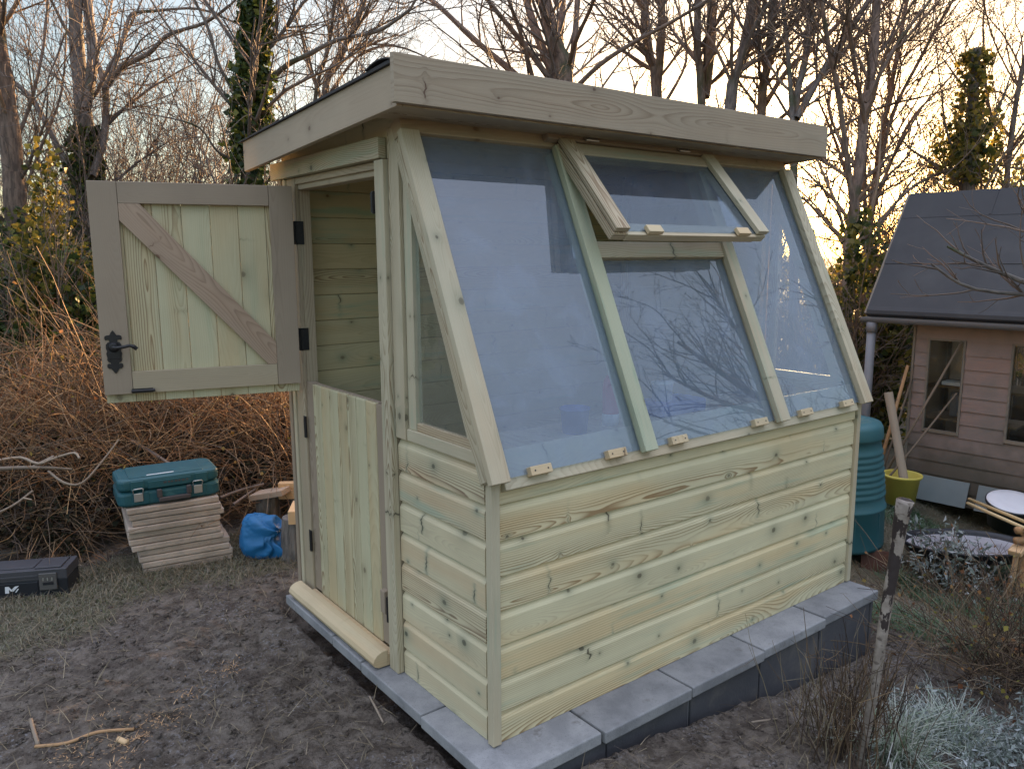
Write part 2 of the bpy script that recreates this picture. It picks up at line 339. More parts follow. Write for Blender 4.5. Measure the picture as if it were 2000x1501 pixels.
W['rustic'] = wood('rustic_post', (.44, .27, .14), (.22, .12, .06), green=0, ringw=.6, knots=.6)

def slabmat(name, c, c2, dirt=.5):
    m, t, p = newmat(name); n = N(t); v = n.pos(); r1, r2, _ = n.sep(n.uv('rnd'))
    k = n.m('MULTIPLY_ADD', r1, .25, .87); cc = n.mix(1., n.mix(n.step(n.noise(v, 6, 6, .65), .35, .68), c, c2), n.xyz(k, k, k), 'MULTIPLY')
    cc = n.mix(n.m('MULTIPLY', n.step(n.noise(v, 260, 2), .58, .72), .4), cc, (.10, .10, .11))
    cc = n.mix(n.m('MULTIPLY', n.step(n.noise(v, 9, 5, .7), .58, .72), dirt), cc, (.085, .065, .05))
    n.put(p.inputs['Base Color'], cc); p.inputs['Roughness'].default_value = .85; p.inputs['Specular IOR Level'].default_value = .25
    n.put(p.inputs['Normal'], n.bump(n.m('ADD', n.noise(v, 180, 3), n.noise(v, 35, 3)), .35, .003)); return m
W['slab'] = slabmat('concrete_slab', (.32, .32, .325), (.22, .222, .23), .45)
W['oldslab'] = slabmat('old_slab', (.50, .415, .345), (.37, .31, .255), .35)
W['brick'] = simple('dark_brick', (.078, .078, .086), .8, .25, 9, .5, 90, c2=(.13, .12, .115), c2at=(.5, .75), coord='pos')
W['felt'] = simple('roof_felt', (.045, .046, .050), .75, .2, 5, .5, 400, c2=(.06, .06, .064))
W['oldfelt'] = simple('roof_felt_old', (.033, .033, .036), .62, .3, 2.2, .35, 300, c2=(.060, .060, .062), c2at=(.5, .8), coord='pos')
W['iron'] = simple('black_iron', (.012, .012, .014), .42, .2, 40, .25, 150, .5)
W['zinc'] = simple('zinc', (.55, .55, .53), .35, .1, 20, 0, 60, .5, .8)
W['bin'] = simple('green_plastic', (.030, .112, .130), .5, .12, 5, .06, 200, .4, c2=(.05, .135, .15), c2at=(.5, .8))
W['case'] = simple('teal_plastic', (.016, .090, .112), .48, .12, 14, .1, 260, .45, c2=(.05, .16, .18), c2at=(.58, .75))
W['casedark'] = simple('grey_plastic', (.075, .065, .068), .5)
W['sack'] = simple('blue_plastic_sack', (.012, .145, .36), .55, .2, 6, .25, 25, .5)
W['black'] = simple('black_plastic', (.016, .018, .024), .42, .2, 10, .1, 200, .45)
W['lid'] = simple('dark_grey_plastic', (.06, .06, .068), .45, .2, 10, .1, 200, .45)
W['latchp'] = simple('grey_latch', (.10, .095, .092), .4, .15, 30, 0, 60, .5)
W['white'] = simple('white_mark', (.72, .74, .77), .5, .05)
W['yellow'] = simple('yellow_plastic', (.60, .49, .10), .5, .12, 10, .1, 100, .4, c2=(.42, .38, .12), c2at=(.55, .8))
W['bluetub'] = simple('blue_tub', (.02, .09, .42), .4)
W['red'] = simple('red_plastic', (.42, .03, .05), .4)
W['whitep'] = simple('white_plastic', (.7, .72, .75), .45)
W['pipe'] = simple('grey_pvc', (.17, .17, .185), .5, .12, 6, .05, 200, .4, c2=(.11, .105, .10), c2at=(.55, .8), coord='pos')
W['sheet'] = simple('grey_sheet', (.20, .23, .235), .35, .15, 5, .05, 60, .5, c2=(.14, .15, .14), c2at=(.5, .8), coord='pos')
W['rust'] = simple('rusty_board', (.115, .060, .045), .8, .3, 9, .4, 60, .2, c2=(.06, .04, .035))
W['ice'] = simple('frozen_water', (.42, .41, .44), .30, .25, 7, .25, 30, .5, c2=(.24, .23, .26), c2at=(.45, .7), coord='pos')
W['frostw'] = simple('frosty_white', (.68, .67, .70), .6, .12, 9, .2, 60, .3)
W['leafgreen'] = rampmat('green_stem', [(.16, .2, .05), (.25, .26, .08)], .6)
W['twigp'] = rampmat('pole_bark', [(.16, .12, .085), (.2, .15, .11)], .8, bumpy=90)

def glassmat(name, ior=1.75, film=.10, filmc=(.55, .60, .68), dirt=.12, tint=(.93, .955, .95)):
    m, t, p = newmat(name); n = N(t); v = n.pos(); t.nodes.remove(p)
    fr = n.m('MULTIPLY', n.nd('Fresnel', {'IOR': ior}).outputs[0], n.m('SUBTRACT', 1., n.nd('NewGeometry').outputs['Backfacing']))   # one reflection per pane
    g = n.nd('BsdfGlossy', {'Color': (.95, .97, 1.), 'Roughness': .004}); tr = n.nd('BsdfTransparent', {0: tint})
    mx = n.nd('MixShader', {0: fr, 1: tr.outputs[0], 2: g.outputs[0]})
    df = n.nd('BsdfDiffuse', {0: filmc})
    f = n.m('MULTIPLY_ADD', n.step(n.noise(v, 7, 5, .7, .6), .42, .75), dirt, film)
    m2 = n.nd('MixShader', {0: f, 1: mx.outputs[0], 2: df.outputs[0]})
    t.links.new(m2.outputs[0], t.nodes['Material Output'].inputs[0]); return m
W['glass'] = glassmat('greenhouse_glass', 2.1, .15, (.42, .51, .68), dirt=.08, tint=(.80, .86, .89)); W['ventglass'] = glassmat('vent_glass', 2.2, .06, (.46, .53, .68), dirt=.03, tint=(.75, .8, .83))
W['sideglass'] = glassmat('side_glass', 1.6, .06, (.5, .5, .45), .05)
W['oldglass'] = glassmat('old_window_glass', 1.35, .01, (.4, .38, .33), .05)

def barkmat(name, c, c2, scale=1.):
    m, t, p = newmat(name); n = N(t); u, v, _ = n.sep(n.uv('UVMap')); q = n.xyz(n.m('MULTIPLY', u, 6*scale), n.m('MULTIPLY', v, 26*scale))
    a = n.noise(q, 1, 5, .65); b = n.noise(n.pos(), 3.2, 3)
    cc = n.mix(n.step(a, .35, .66), c, c2); cc = n.mix(n.step(b, .55, .72), cc, (.075, .085, .05))
    n.put(p.inputs['Base Color'], cc); p.inputs['Roughness'].default_value = .85; p.inputs['Specular IOR Level'].default_value = .2
    n.put(p.inputs['Normal'], n.bump(a, .8, .012)); return m
W['bark'] = barkmat('bark_grey', (0.094, 0.086, 0.081), (0.215, 0.192, 0.172))
W['barkred'] = barkmat('bark_brown', (0.111, 0.086, 0.073), (0.260, 0.195, 0.156))
W['twig'] = rampmat('twigs', [(0.098, 0.086, 0.078), (0.156, 0.130, 0.114), (0.221, 0.182, 0.156)], .8)
W['twigred'] = rampmat('twigs_warm', [(0.111, 0.086, 0.072), (0.182, 0.137, 0.104), (0.260, 0.189, 0.137)], .8)
W['apple'] = rampmat('apple_twigs', [(0.115, 0.094, 0.081), (0.184, 0.144, 0.121)], .8)
W['ivy'] = rampmat('ivy_leaves', [(0.024, 0.043, 0.019), (0.043, 0.074, 0.024), (0.081, 0.121, 0.030), (0.270, 0.270, 0.047)], .42, .45, .4)
W['hedge'] = rampmat('hedge_leaves', [(.025, .04, .014), (.06, .08, .02), (.16, .15, .035), (.26, .20, .04)], .5, .55, .35)  # yellow ramp colours carry sunlight on the leaves
W['bramble'] = rampmat('bramble_stems', [(.12, .07, .042), (.34, .16, .065), (.17, .12, .08), (.50, .31, .15), (.14, .105, .08), (.26, .15, .075)], .65)  # brightest orange tones stand in for sun on the stems
W['straw'] = rampmat('dead_straw', [(.10, .075, .05), (.20, .16, .10), (.30, .25, .17), (.16, .12, .09)], .8)
W['grass'] = rampmat('grass_blades', [(.075, .085, .04), (.11, .115, .055), (.19, .165, .10), (.26, .21, .14)], .6, .2, along=((.42, .41, .38), .45))
W['greengrass'] = rampmat('green_grass', [(.035, .085, .03), (.06, .12, .045), (.10, .15, .07)], .6, .2, along=((.45, .5, .47), .45))
W['frostgrass'] = rampmat('frosted_grass', [(.12, .19, .10), (.22, .28, .18), (.34, .35, .27), (.42, .43, .38)], .7, .15, along=((.55, .60, .60), .6))
W['frostleaf'] = rampmat('frosted_leaves', [(.12, .15, .12), (.24, .27, .25), (.42, .45, .46)], .6, .15)
W['darkstem'] = rampmat('dark_stems', [(.045, .032, .026), (.08, .055, .04), (.13, .085, .055), (.2, .14, .08)], .8)
W['pale'] = rampmat('pale_wood', [(.27, .215, .165), (.36, .29, .22)], .8, bumpy=120)
W['cane'] = rampmat('bamboo_cane', [(.42, .30, .15), (.52, .40, .22)], .5)
W['bracken'] = rampmat('dead_leaves', [(.15, .06, .03), (.24, .11, .05), (.3, .18, .07), (.25, .25, .05)], .7, .3)

W['shadeleaf'] = rampmat('shade_dark_leaves', [(.018, .014, .011), (.035, .025, .018), (.025, .032, .014), (.06, .04, .026)], .8)  # shade beneath the brambles put into the leaf colour
W['sunlitleaf'] = rampmat('sunlit_tinted_leaves', [(.03, .05, .016), (.09, .10, .025), (.24, .20, .04), (.34, .25, .05)], .45, .6, .35)  # yellow glow of the low sun put into the leaf colour
W['shedin'] = wood('old_shed_inside', (.17, .10, .045), (.10, .055, .028), green=0, ringw=.5)
def soilmat():
    m, t, p = newmat('garden_soil'); n = N(t); v = n.pos(); a = n.nd('Attribute', attribute_name='turf').outputs['Fac']
    n1 = n.noise(v, 14, 8, .68); n2 = n.noise(v, 70, 5, .65); n3 = n.noise(v, 2.2, 4, .6)
    c = n.mix(n.step(n1, .36, .66), (.088, .070, .056), (.215, .182, .152))
    c = n.mix(n.m('MULTIPLY', n.step(n3, .48, .66), .35), c, (.088, .070, .062))
    fr = n.m('MULTIPLY', n.step(n2, .52, .66), n.step(n.noise(v, 3.1, 4, .6), .42, .62))
    c = n.mix(n.m('MULTIPLY', fr, .75), c, (.32, .31, .325)); c = n.mix(n.m('MULTIPLY', n.step(n.noise(v, 34, 6, .7), .55, .66), .8), c, (.022, .018, .018))
    tf = n.step(n.m('ADD', a, n.m('MULTIPLY_ADD', n1, .8, -.4)), .3, .7)
    c = n.mix(n.m('MULTIPLY', tf, .85), c, n.mix(n2, (.095, .088, .05), (.19, .165, .12)))
    n.put(p.inputs['Base Color'], c); p.inputs['Roughness'].default_value = .92; p.inputs['Specular IOR Level'].default_value = .2
    n.put(p.inputs['Normal'], n.bump(n.m('MULTIPLY_ADD', n2, .6, n1), 1.0, .03)); return m
W['soil'] = soilmat()
def birchmat():
    m, t, p = newmat('birch_bark'); n = N(t); v = n.obj(); u, vv, _ = n.sep(n.uv('UVMap'))
    a = n.noise(n.xyz(n.m('MULTIPLY', u, 9.), n.m('MULTIPLY', vv, 22.)), 1, 4, .6); b = n.noise(n.xyz(n.m('MULTIPLY', u, 60.), n.m('MULTIPLY', vv, 30.)), 1, 3)
    c = n.mix(n.step(n.noise(v, 30, 4), .3, .7), (.20, .165, .135), (.32, .275, .235)); c = n.mix(n.m('MULTIPLY', n.step(b, .54, .66), .8), c, (.10, .075, .06))
    c = n.mix(n.step(n.m('ADD', a, n.m('MULTIPLY', n.step(n.noise(n.xyz(n.m('MULTIPLY', u, 1.6), 0., 4.), 1, 0), .45, .6), .16)), .575, .60), c, (.030, .020, .018))
    n.put(p.inputs['Base Color'], c); p.inputs['Roughness'].default_value = .8; n.put(p.inputs['Normal'], n.bump(n.noise(v, 50, 4), .6, .006)); return m
W['birch'] = birchmat()
# ---------------------------------------------------------------- ground
def make_ground():
    def axis(lo, hi, flo, fhi, fine, far):
        a = list(np.arange(flo, fhi, fine)); s_ = fine; x = flo; L = []
        while x > lo: s_ *= 1.13; x -= s_; L.append(max(x, lo))
        s_ = fine; x = a[-1]; H = []
        while x < hi: s_ *= 1.13; x += s_; H.append(min(x, hi))
        return np.array(L[::-1]+a+H)
    xs = axis(-400, 400, -1.7, 4.4, .016, 400); ys = axis(-400, 400, -1.3, 2.9, .016, 400)
    X, Y = np.meshgrid(xs, ys); Z = ground_z(X, Y); nx, ny = len(xs), len(ys)
    V = np.stack([X, Y, Z], -1).reshape(-1, 3); i = np.arange(ny-1)[:, None]*nx+np.arange(nx-1)
    F = np.stack([i, i+1, i+nx+1, i+nx], -1).reshape(-1, 4)
    me = np_mesh('ground', V, F); a = me.attributes.new('turf', 'FLOAT', 'POINT')
    tf = turf(X, Y); a.data.foreach_set('value', tf.ravel().astype(np.float32))
    o = link('ground', me, W['soil'], smooth=True); tag(o, kind='structure', label='dark bare garden soil turning to thin frosted turf')
def turf(x, y):
    left = sstep(1.65, 2.45, y+.75*fbm(x*1.6, y*1.6, 4, 5)+.15*sstep(-.4, -1.1, x))*(1-sstep(2.62, 2.9, y)*sstep(1.5, 1.2, x))
    right = sstep(2.35, 3.0, x+.5*fbm(x*1.7, y*1.7, 3, 8)); far = sstep(3.2, 4.5, np.hypot(x, y))*(1-sstep(2.62, 2.9, y)*sstep(1.5, 1.2, x))
    return np.clip(np.maximum(left, np.maximum(right, far))*(.35+1.1*vnoise(x*2.7, y*2.7, 4)), 0, 1)
make_ground()

# ---------------------------------------------------------------- the potting shed
L_, D_ = 2.173, 1.588
P0 = Vector((0, -.03, .9)); S_ = Vector((0, .413, .911)).normalized(); NN = Vector((0, -.911, .413)).normalized(); EX = Vector((1, 0, 0))
def plane_m(): 
    return Matrix(((1, 0, 0, P0.x), (0, S_.y, NN.y, P0.y), (0, S_.z, NN.z, P0.z), (0, 0, 0, 1)))
PM = plane_m()                                   # local (x, along slope, outwards)
shed = thing('potting_shed', 'new pale pine potting shed with sloping glass front and open stable door', 'garden shed', (0, 0, -.0))
def lap(mb, zs, l0, l1, O, X, A, rr=None):
    for i in range(len(zs)-1):
        h = zs[i+1]-zs[i]
        poly = [(-.018, 0), (0, 0), (0, h*.74), (-.003, h*.80), (-.009, h*.87), (-.013, h*.935), (-.0135, h-.0035), (-.0175, h-.003), (-.0175, h), (-.018, h)] if h > .09 else [(-.016, 0), (0, 0), (0, h), (-.016, h)]
        mb.prism(poly, l0, l1, Vector(O)+Vector((0, 0, zs[i])), X, A, (0, 0, 1), rr and rr[i])
ZS = [.0, .107, .226, .345, .464, .583, .702, .824, .897]
mb = MB(); lap(mb, ZS, .024, 2.152, (0, 0, 0), (1, 0, 0), (0, -1, 0), [(.37, .62), (.63, .35), (.88, .70), (.16, .40), (.118, .50), (.51, .30), (.245, .46), (.70, .55)]); fw = mb.build('front_wall', W['clad'], shed, bevel=.0012)
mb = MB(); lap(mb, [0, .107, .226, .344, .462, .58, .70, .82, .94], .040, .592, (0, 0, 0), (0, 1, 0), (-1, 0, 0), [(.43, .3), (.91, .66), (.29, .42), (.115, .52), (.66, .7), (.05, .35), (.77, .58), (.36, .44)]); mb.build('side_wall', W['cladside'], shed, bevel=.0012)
mb = MB(); mb.box((-.012, -.014, .004), (.022, .018, .9), grain=2, r=(.3, .4)).build('corner_trim', W['frame'], shed, bevel=.002)
mb = MB(); mb.box((2.154, -.012, .004), (2.186, .018, .9), grain=2, r=(.2, .7)).build('corner_trim', W['frame'], shed, bevel=.002)
mb = MB()                                        # bare framing inside
for x in (.020, .72, 1.45, 2.11): mb.box((x, .019, .03), (x+.04, .058, .86), grain=2)
for y in (.535, 1.50): mb.box((.021, y, .03), (.061, y+.04, 2.03), grain=2); mb.box((2.11, y, .03), (2.15, y+.04, 2.03), grain=2)
mb.box((.062, .02, .862), (2.108, .075, .895)); mb.build('framing', W['inner'], shed)
mb = MB(); mb.box((.022, .06, .004), (2.15, 1.55, .028)).build('floor', W['inner'], shed)
mb = MB()
for i in range(18): mb.box((.018, 1.553, .119*i+.0), (2.153, 1.572, .119*i+.1175))
mb.box((.001, 1.574, .0), (2.17, 1.586, 2.10)); mb.build('back_wall', W['inner'], shed, bevel=.003)
mb = MB()
zs = [.119*i for i in range(8)]+[.94]
lap(mb, zs, .022, 1.55, (L_, 0, 0), (0, 1, 0), (1, 0, 0))
for i in range(9): mb.box((2.155, .522, .9403+.119*i), (2.172, 1.55, .9403+.119*i+.1185), grain=1)
mb.box((2.1725, .60, .944), (2.178, 1.57, 2.08)); mb.build('far_side_wall', W['inner'], shed, bevel=.0015)

def trapwin(x0, x1, name):
    """trapezoid side window: frame of three bars and a pane"""
    mb = MB()
    mb.box((x0-.006, .03, .943), (x1, .516, .985), grain=1); mb.box((x0+.004, .10, .985), (x1-.004, .46, 1.015), grain=1)
    mb.box((x0+.002, .462, .9855), (x1, .514, 1.99), grain=2)
    mb.prism([(.135, 1.0155), (.461, 1.77), (.461, 1.98), (.015, .986), (.098, .986), (.10, 1.0155)], x0, x1, (0, 0, 0), (1, 0, 0), (0, 1, 0), (0, 0, 1))
    f = mb.build(name, W['frame'], shed, bevel=.002)
    mb = MB(); xm = (x0+x1)/2; mb.prism([(.120, 1.008), (.468, 1.008), (.468, 1.80)], xm-.002, xm+.002, (0, 0, 0), (1, 0, 0), (0, 1, 0), (0, 0, 1)).build('window_pane', W['sideglass'], f)
trapwin(.002, .034, 'side_window'); trapwin(2.146, 2.178, 'far_side_window')

# posts and trims of the door side
mb = MB(); mb.box((-.028, .594, .0), (.0, .660, 1.94), grain=2, r=(.6, .3)); mb.build('door_trim', W['frame'], shed, bevel=.003)
mb = MB(); mb.box((-.010, .518, .943), (.02, .590, 2.045), grain=2, r=(.1, .35)); mb.build('post', W['frame'], shed, bevel=.003)
mb = MB(); mb.box((.0, .598, .03), (.06, .688, 1.94), grain=2); mb.box((-.006, 1.437, .03), (.012, 1.528, 1.943), grain=2); mb.box((.0125, 1.437, .03), (.064, 1.50, 1.943), grain=2); mb.box((.008, .69, 1.893), (.064, 1.435, 1.943), grain=1); mb.box((-.004, .662, 1.915), (.0075, 1.436, 1.9425), grain=1)
mb.build('door_frame', W['rail'], shed, bevel=.003)
mb = MB(); mb.box((-.014, 1.530, .0), (.02, 1.558, 1.943), grain=2); mb.build('corner_trim', W['frame'], shed, bevel=.003)
mb = MB(); mb.box((-.020, 1.561, .0), (.02, 1.592, 2.0), grain=2); mb.build('corner_trim', W['brown'], shed, bevel=.003)
mb = MB(); mb.box((-.034, .612, 1.9445), (-.002, 1.645, 2.017), grain=1, r=(.9, .45)); mb.build('lintel', W['frame'], shed, bevel=.003)
mb = MB(); mb.box((.002, .5, 1.945), (.018, 1.592, 2.10), grain=1, r=(.3, .3)); mb.build('gable_panel', W['cladside'], shed)

# roof
zb = lambda y: 2.062+(.274-y)*.056
def slope(mb, y0, y1, a0, a1, b0, b1, x0, x1):   # a at y0, b at y1: heights over zb
    mb.prism([(y0, zb(y0)+a0), (y1, zb(y1)+b0), (y1, zb(y1)+b1), (y0, zb(y0)+a1)], x0, x1, (0, 0, 0), (1, 0, 0), (0, 1, 0), (0, 0, 1))
mb = MB(); slope(mb, .272, 1.70, .083, .104, .083, .104, -.112, 2.188); roof = mb.build('roof', W['inner'], shed)
mb = MB(); slope(mb, .293, 1.715, .129, .140, .1285, .132, -.146, 2.222)
mb.build('roof_felt', W['felt'], roof)
mb = MB(); pts = []                              # the curled corner of the felt
for i in range(9):
    t = i/8; y = .294+.17*t; pts.append((y, zb(y)+.141+.022*math.sin(t*2.4)*(1-.2*t)-.010*t))
poly = [(y, z) for y, z in pts]+[(y, z-.004) for y, z in pts[::-1]]
mb.prism(poly, -.152, .05, (0, 0, 0), (1, 0, 0), (0, 1, 0), (0, 0, 1)).build('felt_flap', W['felt'], roof)
def barge(x0, x1):
    mb = MB(); ly = 1.40; k = Vector((0, 1, -.056)).normalized()
    mb.prism([(0, 0), (0, .128), (.022, .128), (.022, 0)], 0, 1.392, (x0, .2925, zb(.2925)), k, (1, 0, 0), (0, 0, 1)); mb.build('barge_board', W['fascia'], shed, bevel=.002)
barge(-.136, -.113); barge(2.189, 2.211)
mb = MB(); mb.box((-.156, .268, 2.068), (2.222, .291, 2.213), grain=0, r=(.37, .52)); mb.build('front_fascia', W['fascia'], shed, bevel=.002)
mb = MB(); mb.box((-.112, .2925, 2.062), (2.188, .52, 2.074), grain=0); mb.build('soffit', W['rail'], shed)

# glazed front: bars, rails, panes (local x, along the slope, outwards)
def pbox(mb, x0, x1, a0, a1, n0, n1, grain=None, r=None): return mb.box((x0, a0, n0), (x1, a1, n1), M=PM, grain=grain, r=r)
for x0, x1, m_, r_ in ((-.037, .036, 'frame', (.15, .42)), (.642, .708, 'greenframe', (.9, .5)), (1.462, 1.532, 'frame', (.8, .62)), (2.133, 2.208, 'frame', (.45, .5))):
    mb = MB(); pbox(mb, x0, x1, .0, 1.222, .004, .030, 1, r_); xc = (x0+x1)/2
    pbox(mb, xc-.020, xc+.020, .012, 1.22, -.062, -.010, 1); pbox(mb, x0+.008, x1-.008, .006, 1.221, -.0095, .0035, 1)
    if x0 < 0: pbox(mb, x0+.012, x0+.031, .016, 1.21, -.055, -.0105, 1)
    mb.build('glazing_bar', W[m_], shed, bevel=.0025)
mb = MB(); pbox(mb, .037, 2.132, -.022, .108, -.05, -.012, 0, (.55, .52)); mb.build('sill_rail', W['frame'], shed, bevel=.003)
mb = MB(); pbox(mb, -.02, 2.19, 1.2235, 1.285, -.05, .012, 0); mb.build('top_rail', W['rail'], shed, bevel=.003)
mb = MB(); pbox(mb, .709, 1.461, .754, .822, -.03, .020, 0, (.75, .55)); mb.build('transom', W['frame'], shed, bevel=.003)
for x0, x1, a1 in ((.030, .648, 1.2205), (.702, 1.468, .752), (1.526, 2.140, 1.2205)):
    mb = MB(); pbox(mb, x0, x1, .014, a1, -.008, -.004).build('glass_pane', W['glass'], shed)
for x in (.174, .519, .846, 1.352, 1.683, 2.021):
    mb = MB(); pbox(mb, x-.044, x+.044, .004, .034, -.011, .017, 0); cl_ = mb.build('cleat', W['log'], shed, bevel=.002)
    for k in (-.027, .027): MB().tube([PM @ Vector((x+k, .019, .0165)), PM @ Vector((x+k, .019, .0176))], .0032, 8).build('screw', W['iron'], cl_)
mb = MB(); pbox(mb, .60, 1.585, 1.236, 1.276, .0125, .048, 0); mb.build('hinge_ledger', W['brown'], shed, bevel=.004)

# the propped vent
H0 = P0+S_*1.232+NN*.036; VD = Vector((0, -.669, -.743)).normalized(); VN = Vector((0, -.743, .669)).normalized()
VM = Matrix(((1, 0, 0, 0), (0, VD.y, VN.y, H0.y), (0, VD.z, VN.z, H0.z), (0, 0, 0, 1)))
mb = MB()
for x0, x1, r_ in ((.652, .722, (.25, .48)), (1.497, 1.567, (.7, .53))):
    mb.box((x0, .004, -.040), (x1, .474, -.0065), M=VM, grain=1, r=r_); mb.box((x0, .0, -.0015), (x1, .470, .020), M=VM, grain=1, r=r_)
mb.box((.7225, .004, -.040), (1.4965, .064, .004), M=VM, grain=0); mb.box((.7225, .420, -.040), (1.4965, .478, -.0065), M=VM, grain=0)
vent = mb.build('vent_window', W['frame'], shed, bevel=.0025)
mb = MB(); mb.box((.690, .0645, -.006), (1.53, .462, -.002), M=VM).build('vent_pane', W['ventglass'], vent)
for x in (.86, 1.40): mb = MB(); mb.box((x-.040, .446, -.0015), (x+.040, .480, .016), M=VM, grain=0).build('cleat', W['log'], vent, bevel=.002)
for x in (.815, 1.365): mb = MB(); mb.box((x-.034, -.016, .021), (x+.034, .002, .026), M=VM); mb.tube([VM @ Vector((x-.034, .004, .025)), VM @ Vector((x+.034, .004, .025))], .004, 8).build('hinge', W['zinc'], vent)
mb = MB(); mb.tube([(1.27, .21, 1.70), (1.16, .45, 1.69)], .008, 8).build('stay', W['bluetub'], vent)

# lower door
mb = MB(); mb.box((.004, 1.362, .060), (.040, 1.434, 1.046), grain=2); mb.box((.004, .691, .060), (.040, .765, 1.040), grain=2); mb.box((.0195, .766, .98), (.040, 1.361, 1.044), grain=1); mb.box((.0195, .766, .06), (.040, 1.361, .15), grain=1)
ld = mb.build('lower_door', W['brown'], shed, bevel=.002)
mb = MB(); bw = (1.361-.766)/7
for i in range(7): mb.box((.001, .766+bw*i+.0009, .055), (.019, .766+bw*(i+1)-.0009, 1.043), grain=2)
mb.build('door_boards', W['boards'], ld, bevel=.0045)
for z in (.837, .292):
    mb = MB(); mb.box((-.010, 1.430, z-.05), (-.0065, 1.454, z+.05)); mb.tube([(-.010, 1.433, z-.048), (-.010, 1.433, z+.048)], .0065, 10).build('hinge', W['iron'], ld)
mb = MB(); mb.box((-.022, .700, .205), (.0035, .735, .300), grain=2).build('stop_block', W['brown'], ld, bevel=.003)
mb = MB(); mb.box((-.012, .672, .175), (.0035, .692, .285)); mb.tube([(-.016, .682, .18), (-.016, .682, .28)], .007, 8).build('bolt', W['iron'], ld)
mb = MB(); poly = [(0, .004), (.040, .004), (.058, .013), (.064, .030), (.058, .047), (.044, .060), (.025, .068), (0, .070)]
mb.prism(poly, .672, 1.532, (-.0295, 0, .001), (0, 1, 0), (-1, 0, 0), (0, 0, 1)); mb.box((-.029, .672, .004), (.003, 1.436, .054), grain=1); mb.build('threshold', W['log'], shed, bevel=.002)
mb = MB(); mb.box((-.034, .662, 1.755), (-.004, .672, 1.835)); mb.tube([(-.034, .668, 1.76), (-.034, .668, 1.83)], .006, 8).build('latch_keep', W['iron'], shed)

# upper door, swung open
HG = Vector((-.022, 1.430, 0)); DD = Vector((-.966, .259, 0)).normalized(); DN = Vector((-.259, -.966, 0)).normalized()
DM = Matrix(((DD.x, DN.x, 0, HG.x), (DD.y, DN.y, 0, HG.y), (0, 0, 1, 0), (0, 0, 0, 1)))     # local (across, towards viewer, z)
Z0, Z1, WD = 1.046, 1.906, .79
mb = MB(); mb.box((.003, .0005, Z0), (.100, .022, Z1), M=DM, grain=2, r=(.2, .3)); mb.box((.684, .0005, Z0), (WD, .022, Z1), M=DM, grain=2, r=(.65, .35))
mb.box((.1012, .0005, 1.820), (.6828, .0215, Z1), M=DM, grain=0, r=(.42, .3)); ud = mb.build('upper_door', W['brown'], shed, bevel=.002)
mb = MB(); mb.box((.1012, .0005, Z0), (.6828, .0215, 1.138), M=DM, grain=0, r=(.31, .48)); mb.build('bottom_rail', W['rail'], ud, bevel=.002)
mb = MB()
for i in range(7): a = .006+.1115*i; mb.box((a, -.019, 1.008), (min(a+.1105, WD-.004), 0, Z1-.003), M=DM, grain=2)
mb.build('door_boards', W['boards'], ud, bevel=.003)
mb = MB(); bd = Vector((.585, 0, .68)).normalized()   # brace
X = DM.to_3x3() @ bd; A = DM.to_3x3() @ Vector((-bd.z, 0, bd.x)); O = DM @ Vector((.10, .001, 1.187))
def bp(wz): q = Vector((wz[0]-.10, 0, wz[1]-1.187)); return (q.dot(bd), q.dot(Vector((-bd.z, 0, bd.x))))
pl = [bp(q) for q in ((.6832, 1.8195), (.605, 1.8195), (.1008, 1.235), (.1008, 1.1385), (.138, 1.1385), (.6832, 1.752))]
mbr = MB(); n0 = len(pl); V = [O+X*a+A*b+DN*h for h in (0, .0205) for a, b in pl]
F = [list(range(n0)), list(range(2*n0-1, n0-1, -1))]+[(i, n0+i, n0+(i+1) % n0, (i+1) % n0) for i in range(n0)]
U = [[pl[i % n0] for i in f] for f in F]; mbr.add(V, F, U, (.5, .45)); mbr.build('brace', W['brace'], ud, bevel=.002)
K = .000204; half = [(0, 235), (30, 270), (62, 330), (110, 332), (150, 350), (158, 400), (140, 430), (110, 418), (75, 430), (70, 465), (110, 480), (140, 520), (140, 600), (125, 650), (145, 700), (130, 770), (135, 830), (110, 870), (75, 885), (70, 910), (110, 900), (140, 915), (145, 960), (120, 1000), (70, 1010), (40, 1060), (0, 1110)]
pl = [(x, y) for x, y in half]+[(-x, y) for x, y in half[-2:0:-1]]
hw, hz = .742, 1.226; pl = [((x*K), (660-y)*K) for x, y in pl]
mb = MB(); mb.prism(pl, .0222, .0265, DM @ Vector((hw, 0, hz)), DN, DD, (0, 0, 1)); mb.lathe([(.0, .012), (.015, .010), (.021, 0)], M=Matrix.Translation(DM @ Vector((hw, .0265, hz+.018))) @ DN.to_track_quat('Z', 'Y').to_matrix().to_4x4(), k=20)
mb.prism([(-.022, -.030), (.022, -.030), (.022, -.004), (-.022, -.004)], .0264, .030, DM @ Vector((hw, 0, hz)), DN, DD, (0, 0, 1))
q = lambda a, b, z: DM @ Vector((hw+a, b, hz+z))
mb.tube([q(0, .03, .018), q(-.002, .055, .018), q(-.014, .066, .018), q(-.040, .068, .021), q(-.062, .068, .026), q(-.076, .068, .021), q(-.088, .067, .010)], [.010, .008, .0075, .0065, .0068, .0085, .008], 10)
mb.build('handle', W['iron'], ud, bevel=.001)
mb = MB(); mb.box((.608, .0222, 1.049), (.688, .030, 1.067), M=DM); mb.tube([DM @ Vector((.60, .032, 1.058)), DM @ Vector((.69, .032, 1.058))], .006, 8).build('bolt', W['iron'], ud)
